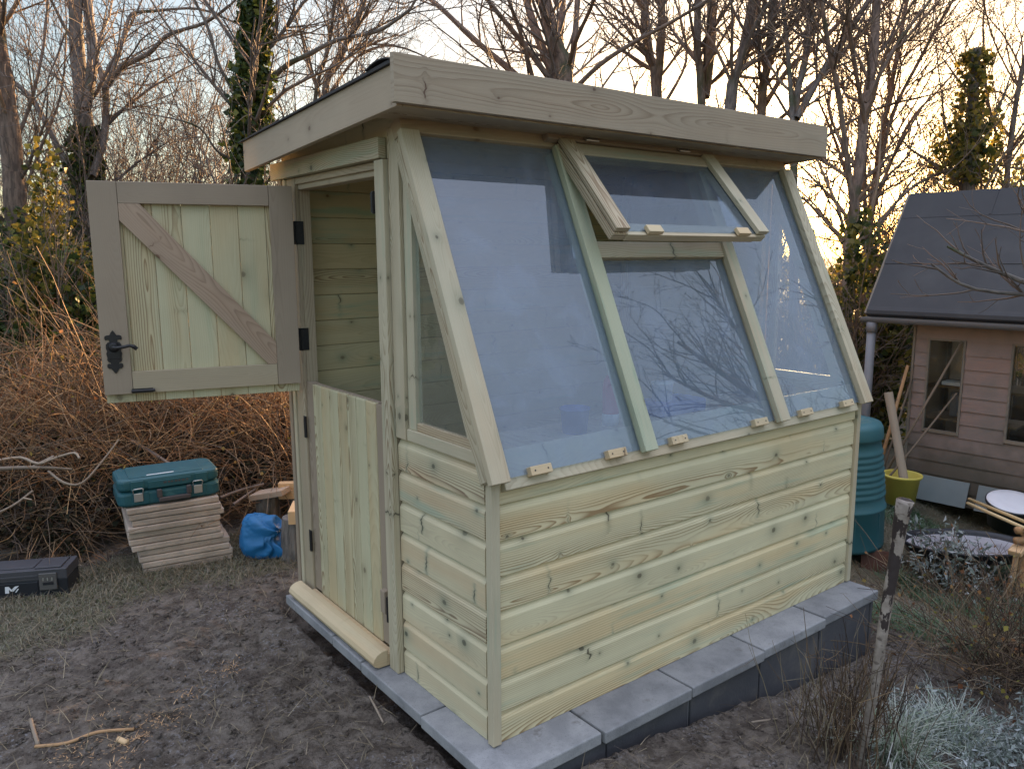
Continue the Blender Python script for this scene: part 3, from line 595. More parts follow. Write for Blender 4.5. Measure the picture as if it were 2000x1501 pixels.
for z in (1.709, 1.239):
    mb = MB(); mb.box((-.0100, 1.4335, z-.05), (.026, 1.4368, z+.05)); mb.box((-.0105, 1.4372, z-.05), (-.0062, 1.452, z+.05)); mb.tube([(-.014, 1.441, z-.05), (-.014, 1.441, z+.05)], .0065, 10)
    for k in (-.036, -.012, .012, .036): mb.tube([(.010+.006*(1 if k*k < .001 else -1), 1.4334, z+k), (.010+.006*(1 if k*k < .001 else -1), 1.4325, z+k)], .004, 8)
    mb.build('hinge', W['iron'], ud)

# slatted bench under the glass
mb = MB(); x = .07
while x < 2.06: mb.box((x, .08, .842), (x+.088, .70, .862), grain=1); x += .101
bench = mb.build('slatted_bench', W['frame'], shed, bevel=.002)
mb = MB()
for x in (.10, 1.05, 2.05): mb.box((x, .62, .03), (x+.04, .66, .84), grain=2)
mb.box((.07, .66, .79), (2.1, .69, .841)); mb.build('bench_legs', W['inner'], bench)

# things on the bench
t = MB().lathe([(0, 0), (.052, 0), (.062, .10), (.066, .10), (.066, .108), (.060, .108), (.051, .006), (0, .006)], (.80, .50, .8625), 28).build('plastic_tub', W['bluetub'], smooth=True)
recentre(t, (.80, .50, .8625)); tag(t, 'small blue tub on the slatted bench behind the first glass pane', 'tub')
b = thing('spray_bottle', 'red bottle with white base on the bench behind the glass', 'bottle', (1.03, .52, .8625))
MB().lathe([(0, 0), (.036, 0), (.038, .045), (.036, .05)], (1.03, .52, .8625), 24).build('base', W['whitep'], b, smooth=True)
MB().lathe([(.036, 0), (.037, .11), (.030, .15), (.014, .175), (.014, .20), (.022, .205), (.022, .235), (0, .238)], (1.03, .52, .9135), 24).build('body', W['red'], b, smooth=True)
t = MB().box((1.30, .46, .8625), (1.62, .64, .925)).build('plastic_crate', W['bluetub'], bevel=.012); recentre(t, (1.46, .55, .8625)); tag(t, 'low blue crate on the bench behind the middle pane', 'crate')
t = MB().lathe([(0, 0), (.045, 0), (.05, .075), (.053, .078), (.053, .088), (0, .09)], (1.40, .55, .9255), 24).build('lidded_pot', W['whitep'], smooth=True); recentre(t, (1.40, .55, .9255)); tag(t, 'small white lidded pot on the blue crate behind the glass', 'pot')

# ---------------------------------------------------------------- slabs and bricks under the shed
SL = [(-.105, -.165, .335, .298, 'grey paving slab under the near front corner of the new shed'),
      (-.100, .307, .335, .770, 'grey paving slab between the corner slab and the half slab beside the new shed'), (-.097, .780, .335, 1.046, 'narrow half slab of grey paving beside the door sill'), (-.094, 1.056, .335, 1.575, 'grey paving slab at the far end of the door sill'),
      (.344, -.175, .794, .28, 'grey paving slab second from the near corner along the front wall'), (.804, -.172, 1.252, .28, 'grey paving slab halfway along the front wall above dark brick'),
      (1.262, -.165, 1.717, .28, 'grey paving slab last but one along the front wall'), (1.727, -.155, 2.192, .28, 'grey paving slab jutting out at the far end of the front wall')]
for x0, y0, x1, y1, lb in SL:
    c = Vector(((x0+x1)/2, (y0+y1)/2, -.046)); a = random.uniform(-.004, .004); M = Matrix.Translation(c) @ Matrix.Rotation(a, 4, 'Z')
    t = MB().box((-(x1-x0)/2, -(y1-y0)/2, 0), ((x1-x0)/2, (y1-y0)/2, .045-random.random()*.0015), M=M).build('paving_slab', W['slab'], bevel=.005); recentre(t, c); tag(t, lb, 'paving slab', 'grey slabs under the new shed')
pt = thing('brick_plinth', 'low dark brick plinth carrying the front row of grey slabs', 'plinth', (1.2, -.1, -.3))
mb = MB(); x = -.06
while x < 2.16: w_ = min(.436, 2.168-x); mb.box((x, -.148+random.uniform(-.003, .003), -.36), (x+w_-.006, -.05, -.048)); x += .44
for y in (-.044, .18, .404): mb.box((2.066, y, -.36), (2.168, y+.214, -.048))
mb.build('bricks', W['brick'], pt, bevel=.004)
mb = MB().box((-.05, -.138, -.36), (2.158, -.060, -.052)); mb.build('mortar', W['slab'], pt)
# ---------------------------------------------------------------- left: slab stack, cases, sack, offcuts
fx = Vector((.991, -.134, 0)).normalized(); fy = Vector((.134, .991, 0)).normalized(); ST = Vector((-.556, 2.45, 0))
zb0 = gz(-.3, 2.6)-.012; offs = [-.044, -.030, -.018, -.043, -.042, -.040, -.033, 0, .003, .012, .014][::-1]
names = ['bottom slab of the pinkish stack, half sunk in grass', 'second lowest slab of the pinkish stack', 'third lowest slab of the pinkish stack', 'fourth slab up, lowest of those stepping left in the pinkish stack',
         'fifth slab up in the pinkish stack, first to step left over the lower four', 'middle slab of the pinkish stack, five above and five below', 'fifth slab from the top of the pinkish stack', 'fourth slab from the top of the pinkish stack, yellowish edge',
         'third slab from the top of the pinkish stack, jutting out right', 'second slab from the top of the pinkish stack, dark stained edge', 'topmost slab of the pinkish stack, under the teal tool case']
th = .0338
for i, (o_, lb) in enumerate(zip(offs, names)):
    c = ST+fx*(.233+o_)+fy*(.225+random.uniform(-.006, .010)); c.z = zb0+th*i+.0006*i
    M = Matrix.Translation(c) @ Matrix.Rotation(math.atan2(fx.y, fx.x)+random.uniform(-.018, .018), 4, 'Z')
    mb = MB(); n_ = 14; a, b = .2325, .224; pts = []
    for k in range(n_): pts.append((-a+2*a*k/n_, -b+random.uniform(-.0018, .0018)))
    for k in range(n_): pts.append((a+random.uniform(-.0018, .0018), -b+2*b*k/n_))
    pts += [(a, b), (-a, b)]
    mb.prism(pts, 0, th-.0030, M.translation, (0, 0, 1), M.to_3x3() @ Vector((1, 0, 0)), M.to_3x3() @ Vector((0, 1, 0))); t = mb.build('paving_slab', W['oldslab'], bevel=.005)
    recentre(t, c); tag(t, lb, 'paving slab', 'spare slabs stacked by the brambles')
ztop = zb0+11*(th+.0006)
cc = ST+fx*(-.075)+fy*.012; cc.z = ztop+.001; ca = math.atan2(fx.y, fx.x)+R(2.0)
CM = Matrix.Translation(cc) @ Matrix.Rotation(ca, 4, 'Z')
case = thing('tool_case', 'scuffed teal plastic tool case lying on top of the slab stack', 'tool case', cc)
def rrect(x0, x1, y0, y1, r, k=5):
    P = []
    for cx, cy, a0 in ((x1-r, y0+r, -90), (x1-r, y1-r, 0), (x0+r, y1-r, 90), (x0+r, y0+r, 180)):
        for i in range(k+1): a = R(a0+90*i/k); P.append((cx+r*math.cos(a), cy+r*math.sin(a)))
    return P
def cbox(mb, lo, hi): return mb.box(lo, hi, M=CM)
Lc, Hc, Dc = .515, .150, .30
def shell(z0, z1, ins):                        # stacked outline rings make a soft-edged shell
    mb = MB(); zs = [(z0, .012), (z0+.010, .002), (z0+.018, 0), (z1-.018, 0), (z1-.008, .003), (z1, .014)]
    rings = []
    for z, i_ in zs:
        i_ += ins; rings.append([CM @ Vector((x, y, z)) for x, y in rrect(i_, Lc-i_, i_, Dc-i_, .045)])
    n_ = len(rings[0]); V = [p for r_ in rings for p in r_]; F = []
    for a in range(len(rings)-1):
        for b in range(n_): F.append((a*n_+b, a*n_+(b+1) % n_, (a+1)*n_+(b+1) % n_, (a+1)*n_+b))
    F += [list(range(n_-1, -1, -1)), list(range((len(rings)-1)*n_, len(rings)*n_))]
    return mb.add(V, F, [[(0, 0)]*len(f) for f in F])
mb = shell(0, .080, .0); cbox(mb, (.065, -.004, .012), (.150, .02, .074)); cbox(mb, (.355, -.004, .012), (.44, .02, .074)); mb.build('case_body', W['case'], case, bevel=.003)
mb = shell(.083, Hc, .002); cbox(mb, (.065, -.003, .085), (.130, .02, .138)); cbox(mb, (.385, -.003, .085), (.45, .02, .138)); cbox(mb, (.15, -.002, .088), (.365, .02, .128)); cbox(mb, (.06, .02, Hc-.002), (.43, .25, Hc+.004))
lid = mb.build('case_lid', W['case'], case, bevel=.003)
mb = MB()
for x, w_ in ((.225, .016), (.248, .010), (.262, .012), (.282, .013), (.300, .010), (.318, .014), (.340, .010)): cbox(mb, (x, -.0032, .108), (x+w_, 0, .118))
mb.build('embossed_mark', W['casedark'], lid)
mb = MB()
cbox(mb, (.15, .035, Hc+.0035), (.285, .047, Hc+.0048))
mb.build('worn_print', W['whitep'], lid)
mb = MB(); cbox(mb, (.195, -.024, .012), (.355, -.004, .036)); cbox(mb, (.188, -.021, .0365), (.214, -.002, .082)); cbox(mb, (.336, -.021, .0365), (.362, -.002, .082)); mb.build('handle', W['casedark'], case, bevel=.005)
for x in (.098, .396):
    mb = MB(); cbox(mb, (x-.022, -.011, .028), (x+.022, -.0045, .074)); lt = mb.build('latch', W['zinc'], case, bevel=.003)
    mb = MB(); mb.tube([CM @ Vector(p) for p in ((x-.024, -.008, .074), (x-.025, -.009, .094), (x-.020, -.008, .098), (x+.020, -.008, .098), (x+.025, -.009, .094), (x+.024, -.008, .074))], .0028, 8).build('wire', W['zinc'], lt, smooth=True)

# blue sack: a grid-sphere pressed into a slumped bag with folds running to its tied neck
def sack():
    c = Vector((.075, 2.33, gz(.075, 2.33)-.01)); nu, nv = 120, 84; V = []; ex = np.array((RT.x, RT.y, 0.)); ex /= np.linalg.norm(ex); ey = np.array((-ex[1], ex[0], 0.))
    for j in range(nv+1):
        b = math.pi*j/nv
        for i in range(nu):
            a = 2*math.pi*i/nu; x, y, z = math.sin(b)*math.cos(a), math.sin(b)*math.sin(a), math.cos(b)
            sq = lambda q, e: math.copysign(abs(q)**e, q)
            X, Y, Z = sq(x, .62)*.116, sq(y, .7)*.09, .125+sq(z, .62)*.128
            X += .012*(Z-.12)/.12*-1; sag = 1+.10*math.cos((Z-.05)*14); X *= sag; Y *= sag
            if Z > .2: X -= (Z-.2)*.35
            tx, tz = X-.115, Z-.165; an = math.atan2(tz, tx); rd = math.hypot(tx, tz)     # folds fan out from a gather on the right
            fold = math.sin(an*11+2.2*math.sin(an*3)+rd*9)*.0105*math.exp(-((rd-.10)/.10)**2)+math.sin(an*31+4*rd*20)*.003*math.exp(-rd/.12)*.6
            k = 1+fold/.10+.05*math.sin(7*a+Z*30)*.35+float(fbm(np.array([X*40.]), np.array([Z*40.+Y*30]), 3, 9)[0])*.10
            if X > .02 and Z < .1: X += .055*math.exp(-((Z-.045)/.04)**2)*(X/.118)                # neck lying to the right
            if X > .04 and .09 < Z < .19: X -= .035*math.exp(-((Z-.125)/.028)**2)*(X/.118)
            V.append((c.x+(ex[0]*X+ey[0]*Y)*k, c.y+(ex[1]*X+ey[1]*Y)*k, c.z+max(Z, .004)*(.7+.3*k)))
    F = [(j*nu+i, j*nu+(i+1) % nu, (j+1)*nu+(i+1) % nu, (j+1)*nu+i) for j in range(nv) for i in range(nu)]
    me = np_mesh('plastic_sack', V, [(f[3], f[2], f[1], f[0]) for f in F]); o = link('plastic_sack', me, W['sack'], smooth=True); recentre(o, c); tag(o, 'crumpled blue plastic sack on the grass beside the stable door', 'sack')
sack()

# black tool box at the frame edge
tx = Vector((-.9, .436, 0)).normalized(); ty = Vector((.436, .9, 0)).normalized(); T0 = Vector((-.902, 2.388, gz(-1.0, 2.45)-.004)); 
TM = Matrix(((tx.x, ty.x*.8, 0, T0.x), (tx.y, ty.y*.8, 0, T0.y), (0, 0, .86, T0.z), (0, 0, 0, 1)))     # x runs left, y backwards
tb = thing('tool_box', 'black plastic tool box with a white M mark at the bramble edge', 'tool box', T0)
def tbox(mb, lo, hi): return mb.box(lo, hi, M=TM)
mb = MB(); tbox(mb, (.0, .0, .0), (.56, .21, .100)); tbox(mb, (.135, -.004, .004), (.43, .004, .092)); mb.build('box_body', W['black'], tb, bevel=.006)
mb = MB(); tbox(mb, (.0, -.004, .101), (.56, .214, .160)); tbox(mb, (.13, -.007, .118), (.44, .0, .132)); tbox(mb, (.03, .02, .1605), (.15, .19, .168)); tbox(mb, (.16, .04, .1605), (.52, .18, .165)); mb.build('box_lid', W['lid'], tb, bevel=.006)
for x in (.045, .465):
    mb = MB(); tbox(mb, (x, -.014, .040), (x+.082, -.0045, .142)); lt = mb.build('latch', W['latchp'], tb, bevel=.005)
    mb = MB(); tbox(mb, (x+.016, -.0165, .072), (x+.064, -.0138, .088)); mb.build('latch_slot', W['black'], lt)
    mb = MB(); [tbox(mb, (x+k, -.0165, .098), (x+k+.006, -.0138, .116)) for k in (.018, .038, .058)]; mb.build('latch_mark', W['zinc'], lt)
mb = MB(); m_ = [[(0, 0), (.04, 1), (.30, 1), (.46, .52), (.73, .98), (1.02, 1.02), (.60, .24), (.44, .24), (.29, .58), (.28, 0)], [(.70, .06), (.79, .06), (1.0, .58), (.90, .58)]]
for pl in m_: mb.prism([(a*.064, b*.034) for a, b in pl], .0042, .0052, TM @ Vector((.285, 0, .036)), -ty, -tx, (0, 0, 1))
mb.build('white_mark', W['white'], tb)

# sawn offcuts heaped beside the door
def offcut(c, d, sz, lb, rz, tilt=0):
    M = Matrix.Translation(c) @ Matrix.Rotation(rz, 4, 'Z') @ Matrix.Rotation(tilt, 4, 'Y'); mb = MB().box((-sz[0]/2, -sz[1]/2, 0), (sz[0]/2, sz[1]/2, sz[2]), M=M); o = mb.build('timber_offcut', W[d], bevel=.004)
    recentre(o, c); tag(o, lb, 'timber', 'timber offcuts heaped by the door')
q = at(590, 1012, 4.35); zg_ = gz(q.x, q.y)
st = MB().tube([(q.x, q.y+.08, zg_-.02), (q.x+.005, q.y+.08, q.z-.012)], [.10, .085], 14).build('tree_stump', W['bark'], smooth=False); recentre(st, (q.x, q.y+.08, zg_-.02)); tag(st, 'short dark stump under the pale sawn timber beside the door', 'stump')
offcut(q, 'offcut', (.12, .20, .075), 'short pale block of sawn timber beside the door post', R(-30))
q = at(572, 972, 4.75); offcut(q, 'offcut', (.16, .05, .10), 'yellow sawn board end standing behind the pale timber block', R(-34))
q2 = at(530, 968, 4.7); offcut(q2, 'brace', (.22, .12, .035), 'frosted short board tilted on the heap behind the blue sack', R(-50), R(-12))
for k_, (u, t_) in enumerate(((590, 4.80), (523, 4.75))):
    p = at(u, 985, t_); z0 = gz(p.x, p.y); o = MB().tube([(p.x, p.y, z0-.02), (p.x, p.y, (q if not k_ else q2).z-.006)], .07, 12).build('log', W['bark']); recentre(o, (p.x, p.y, z0-.02)); tag(o, 'upright dark log under the yellow board end' if not k_ else 'upright dark log under the frosted tilted board', 'log', 'logs under the timber heap')

# ---------------------------------------------------------------- right: compost bin, bucket, poles, old shed
bc = Vector((3.505, .870, -.325)); prof = [(0, 0), (.345, 0), (.345, .02), (.338, .255), (.346, .262), (.346, .278), (.334, .285), (.330, .335)]
z = .345
for i in range(8): prof += [(.330-.0045*i, z), (.337-.0045*i, z+.010), (.337-.0045*i, z+.022), (.328-.0045*i, z+.032)]; z += .040
prof += [(.293, z+.01), (.285, .725), (.300, .728), (.302, .742), (.296, .80), (.282, .826), (.16, .842), (.155, .835), (0, .835)]
cb = thing('compost_bin', 'dark green ribbed plastic compost bin behind the far corner of the new shed', 'compost bin', bc)
MB().lathe(prof, bc, 64).build('bin_body', W['bin'], cb, smooth=True)
for a in (-2.15, -1.55, -.95): MB().box((-.003, .330, .02), (.003, .3425, .25), M=Matrix.Translation(bc) @ Matrix.Rotation(a-1.57, 4, 'Z')).build('bin_rib', W['bin'], cb)
_d = pxray(1711, 1072); q = CAM+_d*((-.30-CAM.z)/_d.z); q.z = gz(q.x, q.y)-.01; M = Matrix.Translation(q) @ Matrix.Rotation(R(-52), 4, 'Z') @ Matrix.Rotation(R(-10), 4, 'X'); o = MB().box((-.085, 0, 0), (.085, .014, .155), M=M).build('rusty_board', W['rust'], bevel=.003); recentre(o, q); tag(o, 'small rusty brown board leaning on the foot of the compost bin', 'board')

bk = Vector((4.56, .90, -.305)); b_ = thing('yellow_bucket', 'yellow plastic bucket holding a pale stick beside the old shed', 'bucket', bk)
MB().lathe([(0, 0), (.10, 0), (.128, .215), (.142, .218), (.144, .235), (.136, .238), (.126, .225), (.099, .02), (0, .02)], bk, 40).build('pail', W['yellow'], b_, smooth=True)
MB().lathe([(0, .165), (.114, .16)], bk, 32).build('soil_fill', W['soil'], b_)
tp = at(1735, 766, 6.12); o = MB().tube([bk+Vector((.02, -.01, .17)), bk*.5+tp*.5+Vector((.02, 0, .09)), tp], [.034, .031, .033], 12).build('birch_stick', W['pale'], smooth=False); recentre(o, bk+Vector((.02, -.01, .17))); tag(o, 'thick pale stick standing in the yellow bucket', 'stick')
W0 = Vector((4.87, 1.02, -.32)); wd = Vector((.077, -1, 0)).normalized(); wn = Vector((-1, -.077, 0)).normalized()
def wp(a, z, o=0): return W0+wd*a+wn*o+Vector((0, 0, z+.32))
for (u0, v0, t0), (a1, z1), r_, lb, m_ in (((1722, 935, 6.25), (.34, .955), .011, 'long thin pole leaning up across the near window of the old shed', 'twigp'), ((1736, 930, 6.1), (.335, .56), .009, 'thin straight stick leaning to the foot of the old window', 'twigp'),
                                       ((1712, 930, 6.35), (-.075, .74), .016, 'stout brown pole leaning on the corner of the old shed', 'rustic'), ((1722, 925, 6.3), (.0, .63), .010, 'short thin pole beside the stout brown pole', 'twigp')):
    a = at(u0, v0, t0); zg_ = gz(a.x, a.y); b = wp(a1, z1, .03) if a1 > -.05 else wp(a1+.05, z1, .06); a = a+(a-b)*((a.z-zg_)/(b.z-a.z)); o = MB().tube([a, a*.6+b*.4+Vector((0, 0, -.01)), b], [r_, r_*.9, r_*.75], 8).build('garden_pole', W.get(m_) or W['pale'], smooth=True); recentre(o, a); tag(o, lb, 'pole', 'poles leaning on the old shed')

old = thing('old_shed', 'weathered brown weatherboard shed with steep black felt roof', 'old shed', W0)
mb = MB(); wins = ((.105, .352), (.680, .930)); zw0, zw1 = .245, .950; zr = -.32; i = 0
while zr < 1.06:
    h = min(.106, 1.06-zr); segs = [(0, 2.3)] if zr+h < zw0+.03 or zr > zw1-.03 else [(0, wins[0][0]-.012), (wins[0][1]+.012, wins[1][0]-.012), (wins[1][1]+.012, 2.3)]
    for s0, s1 in segs:
        O = wp(0, zr); mb.prism([(-.012, 0), (.0085+random.uniform(-.001, .001), 0), (-.001, h+.008), (-.012, h)], s0, s1, O, wd, wn, (0, 0, 1))
    zr += .106
mb.build('front_wall', W['old'], old)
mb = MB()                                        # shell behind: floor, side walls, back wall with openings added to let the sunset glow through
wx = -wn
def obx(mb, a0, a1, d0, d1, z0, z1, **k):
    M = Matrix(((wd.x, wx.x, 0, W0.x), (wd.y, wx.y, 0, W0.y), (0, 0, 1, 0), (0, 0, 0, 1))); return mb.box((a0, d0, z0), (a1, d1, z1), M=M, **k)
obx(mb, .0, .02, .0125, 1.2, -.32, 1.05); obx(mb, 2.28, 2.30, .0125, 1.2, -.32, 1.05); obx(mb, .021, 2.279, .0125, 1.18, -.32, -.28)
obx(mb, .021, 2.279, 1.18, 1.2, -.28, .45); obx(mb, .021, .05, 1.18, 1.2, .4505, 1.05); obx(mb, .75, .80, 1.18, 1.2, .4505, 1.05); obx(mb, 1.5, 2.279, 1.18, 1.2, .4505, 1.05)
obx(mb, .021, 2.279, .25, .65, .545, .565); obx(mb, .021, .70, .15, .5, .30, .315); obx(mb, .03, .06, .6, .64, -.28, 1.0); obx(mb, .5, .53, .6, .64, -.28, 1.0); obx(mb, .2, .23, .75, .79, -.28, 1.4)
mb.build('shed_shell', W['shedin'], old)
for a0, a1 in wins:
    mb = MB()
    for lo, hi, g in (((a0-.011, -.014, zw0-.02), (a0+.004, .012, zw1+.01), 2), ((a1-.004, -.014, zw0-.02), (a1+.011, .012, zw1+.01), 2), ((a0+.0045, -.012, zw1-.004), (a1-.0045, .012, zw1+.010), 0), ((a0+.0045, -.016, zw0-.02), (a1-.0045, .012, zw0+.004), 0)): obx(mb, lo[0], hi[0], lo[1], hi[1], lo[2], hi[2], grain=g)
    f = mb.build('window', W['oldtrim'], old); mb = MB(); obx(mb, a0+.004, a1-.004, .002, .005, zw0+.004, zw1-.004).build('pane', W['oldglass'], f)
mb = MB(); obx(mb, -.018, -.001, -.016, .02, -.32, 1.06, grain=2).build('corner_board', W['oldtrim'], old)
EV, RG = (-.135, 1.125), (.545, 2.075); dr = Vector((RG[0]-EV[0], RG[1]-EV[1])).normalized(); nr = Vector((-dr.y, dr.x)); ln = math.hypot(RG[0]-EV[0], RG[1]-EV[1])
def rp(s, n_): return (EV[0]+dr.x*s+nr.x*n_, EV[1]+dr.y*s+nr.y*n_)
def roofprism(mb, poly, a0, a1): return mb.prism([(x, z) for x, z in poly], a0, a1, Vector((W0.x, W0.y, 0)), wd, wx, (0, 0, 1))
mb = MB(); edge = [rp(0, 0), rp(-.012, .012), rp(-.008, .032), rp(.02, .044), rp(.06, .040)]
roofprism(mb, [rp(ln, -.03), rp(.0, -.03)]+edge+[rp(.36, .036), rp(ln+.01, .036), (2*RG[0]-EV[0], EV[1]-.02), (2*RG[0]-EV[0], EV[1]-.06)], -.335, 2.5); orf = mb.build('roof', W['oldfelt'], old, bevel=.004)
mb = MB()
for s0, s1 in ((.92, 1.172), (.47, .925)): roofprism(mb, [rp(s0, .0362), rp(s0, .0402), rp(s1, .0382), rp(s1, .0362)], -.334, 2.49)
roofprism(mb, [rp(.93, .039), rp(.93, .0425), rp(1.17, .0425), rp(1.17, .039)], .32, .335); mb.build('felt_lap', W['oldfelt'], orf)
mb = MB(); roofprism(mb, [rp(.0, -.05), rp(.0, .03), rp(ln, .034), rp(ln, -.05)], -.352, -.3355).build('verge_board', W['oldtrim'], old)
gt = MB(); arc = [(.045*math.cos(R(a)), .045*math.sin(R(a))) for a in range(180, 361, 15)]; arc += [(.041*math.cos(R(a)), .041*math.sin(R(a))) for a in range(360, 179, -15)]
gt.prism(arc, -.36, 2.5, wp(0, 1.112, .158), wd, wn, (0, 0, 1)); gt.prism(arc, -.362, -.355, wp(0, 1.1121, .158), wd, wn*1.08, (0, 0, 1.08)); gt.prism(arc, -.06, .0, wp(0, 1.1121, .158), wd, wn*1.1, (0, 0, 1.12)); gt.build('gutter', W['pipe'], old, smooth=False)
MB().tube([wp(-.285, 1.07, .158), wp(-.285, -.30, .158)], .034, 16).build('downpipe', W['pipe'], old, smooth=True); MB().tube([wp(-.285, 1.072, .158), wp(-.285, .99, .158)], .041, 16).build('pipe_socket', W['pipe'], old, smooth=True)
# things seen through its windows
def inside(name, mat, a, d, z, sz, lb, cat, blob=False):
    mb = MB(); p = W0+wd*a+wx*d; p.z = z
    if blob: mb.lathe([(0, 0), (sz[0]*.9, 0), (sz[0], sz[2]*.35), (sz[0]*.8, sz[2]*.75), (sz[0]*.35, sz[2]), (0, sz[2]*1.02)], p, 24, sy=.7)
    else: obx(mb, a-sz[0]/2, a+sz[0]/2, d-sz[1]/2, d+sz[1]/2, z, z+sz[2])
    o = mb.build(name, W[mat], smooth=blob, bevel=0 if blob else .004); recentre(o, p); tag(o, lb, cat)
inside('cloth_bundle', 'bin', .31, .40, .566, (.13, .1, .15), 'dark green bundle on the shelf inside the old shed window', 'bundle', True)
inside('seed_tray', 'whitep', .22, .32, .566, (.20, .12, .03), 'pale tray on the shelf edge inside the old shed window', 'tray')
inside('folded_chair', 'pipe', .26, .33, .316, (.16, .05, .19), 'grey folded chair on the low shelf inside the old shed', 'chair')
inside('red_bag', 'red', .86, .20, .245, (.10, .08, .20), 'dull red bag behind the far window of the old shed', 'bag', True)
inside('blue_jug', 'sheet', .88, .36, .566, (.06, .06, .17), 'pale blue jug on the shelf behind the far old window', 'jug', True)
for a0, a1, lb in ((-.03, .472, 'grey glass sheet leaning at the old shed foot behind the silver shrub'), (.535, 1.05, 'second grey sheet leaning at the old shed foot near the white tub')):
    p = wp(a0, -.31, .07); mb = MB(); k = Vector((.055, 0, .185)); mb.prism([(0, 0), (.005, 0), (.005, .195), (0, .195)], 0, a1-a0, p, wd, wn, (k-Vector((0, 0, 0))).normalized()); o = mb.build('leaning_sheet', W['sheet']); recentre(o, p); tag(o, lb, 'sheet', 'grey sheets along the foot of the old shed')

tc = Vector((4.62, .16, -.31)); tu = thing('black_tub', 'round black tub topped with white frost near the old shed', 'tub', tc); TT = Matrix.Translation(tc) @ Matrix.Rotation(R(8), 4, 'X') @ Matrix.Rotation(R(-10), 4, 'Y')
MB().lathe([(0, 0), (.135, 0), (.160, .17), (.172, .175), (.172, .19), (.160, .192), (.150, .17), (0, .16)], (0, 0, .02), 40, M=TT).build('tub_wall', W['black'], tu, smooth=True)
MB().lathe([(0, .197), (.10, .199), (.162, .196), (.168, .188), (.150, .175)], (0, 0, .02), 40, M=TT).build('frost_cap', W['frostw'], tu, smooth=True)
pc = Vector((3.93, .16, -.325)); pd = thing('garden_pond', 'small oval black pond basin with a frozen grey surface', 'pond', pc); PR = Matrix.Translation(pc) @ Matrix.Rotation(math.atan2(RT.y, RT.x)-.1, 4, 'Z')
MB().lathe([(.0, .0), (.36, .0), (.385, .055), (.40, .060), (.402, .075), (.388, .078), (.372, .055), (.35, .035)], (0, 0, 0), 56, M=PR, sy=.62).build('basin', W['black'], pd, smooth=True)
MB().lathe([(0, .043), (.362, .043)], (0, 0, 0), 48, M=PR, sy=.62).build('ice', W['ice'], pd)

pp = Vector((3.80, -.165, gz(3.8, -.165)-.02)); rp_ = thing('rustic_post', 'rustic brown wooden posts with a small ledge at the right edge', 'rustic post', pp)
mb = MB(); mb.box((-.02, -.02, 0), (.022, .02, .49), M=Matrix.Translation(pp+Vector((.05, -.035, 0))) @ Matrix.Rotation(R(3), 4, 'Y'), grain=2).build('upright', W['rustic'], rp_, bevel=.006)
mb = MB(); mb.tube([pp+Vector((-.015, .01, 0)), pp+Vector((.02, -.004, .20)), pp+Vector((.03, -.01, .36))], [.020, .017, .014], 10).build('upright', W['rustic'], rp_, smooth=True)
mb = MB(); mb.box((-.06, -.04, 0), (.02, .035, .035), M=Matrix.Translation(pp+Vector((.035, -.012, .335))) @ Matrix.Rotation(R(-18), 4, 'Y')).build('ledge', W['offcut'], rp_, bevel=.006)
mb = MB()
for z_ in (.47, .405): mb.tube([pp+Vector((.005, .0, z_)), pp+Vector((.12, -.085, z_+.01))], .022, 12)
mb.build('rail', W['rustic'], rp_, smooth=True)
for (a, b, lb) in ((at(1893, 974, 5.35), at(2010, 1022, 4.75), 'thick bamboo cane lying across to the rustic post'), (at(1890, 982, 5.3), at(2010, 1035, 4.7), 'thinner lower bamboo cane lying towards the rustic post')):
    o = MB().tube([a, a*.5+b*.5, b], .011, 8).build('bamboo_cane', W['cane'], smooth=True); recentre(o, a); tag(o, lb, 'cane', 'canes by the pond')

# foreground stake
_d = pxray(1672, 1530); sb = CAM+_d*((-.20-CAM.z)/_d.z); sb.z = gz(sb.x, sb.y)-.06; stp = at(1768, 978, 2.60); pts = [sb]
for k in (.2, .42, .6, .8, .95): pts.append(sb.lerp(stp, k)+Vector((.014*math.sin(k*9), .008*math.cos(k*7), 0)))
pts.append(stp); o = MB().tube(pts, [.013, .0145, .016, .0175, .0195, .024, .028], 18).build('birch_stake', W['birch'], smooth=True); recentre(o, sb); tag(o, 'weathered birch stake stuck upright in the soil near the slabs', 'stake')
# ---------------------------------------------------------------- bare trees
def rv(): return Vector((random.gauss(0, 1), random.gauss(0, 1), random.gauss(0, 1)))
def grow(out, p, d, L, r, lev, seg, wob, up, nch, ratio, ang, maxlev, rmin=.002):
    n = max(3, int(L/seg[lev])); pts = [p.copy()]; rad = [r]; d = d.normalized(); w_ = wob[lev]; st = L/n
    for i in range(n):
        d = (d+rv()*w_+Vector((0, 0, up[lev]))).normalized(); p = p+d*st; pts.append(p); rad.append(max(rmin, r*(1-.72*(i+1)/n)))
    out[lev].append((pts, rad))
    if lev < maxlev:
        for k in range(max(1, int(nch[lev]*L*random.uniform(.75, 1.25)))):
            f = random.uniform(.12, 1.); i = min(int(f*n), n-1); q = pts[i].lerp(pts[i+1], f*n-i); t = (pts[i+1]-pts[i]).normalized()
            a = t.cross(rv()).normalized(); dd = (t*math.cos(ang)+a*math.sin(ang)*random.uniform(.6, 1.3)).normalized()
            grow(out, q, dd, L*ratio*random.uniform(.45, 1.1)*(1.15-.5*f), max(rmin, rad[i]*.62), lev+1, seg, wob, up, nch, ratio, ang, maxlev, rmin)
SEG = [.35, .22, .14, .09]; WOB = [.09, .11, .13, .16]; UPP = [.02, .05, .06, .05]
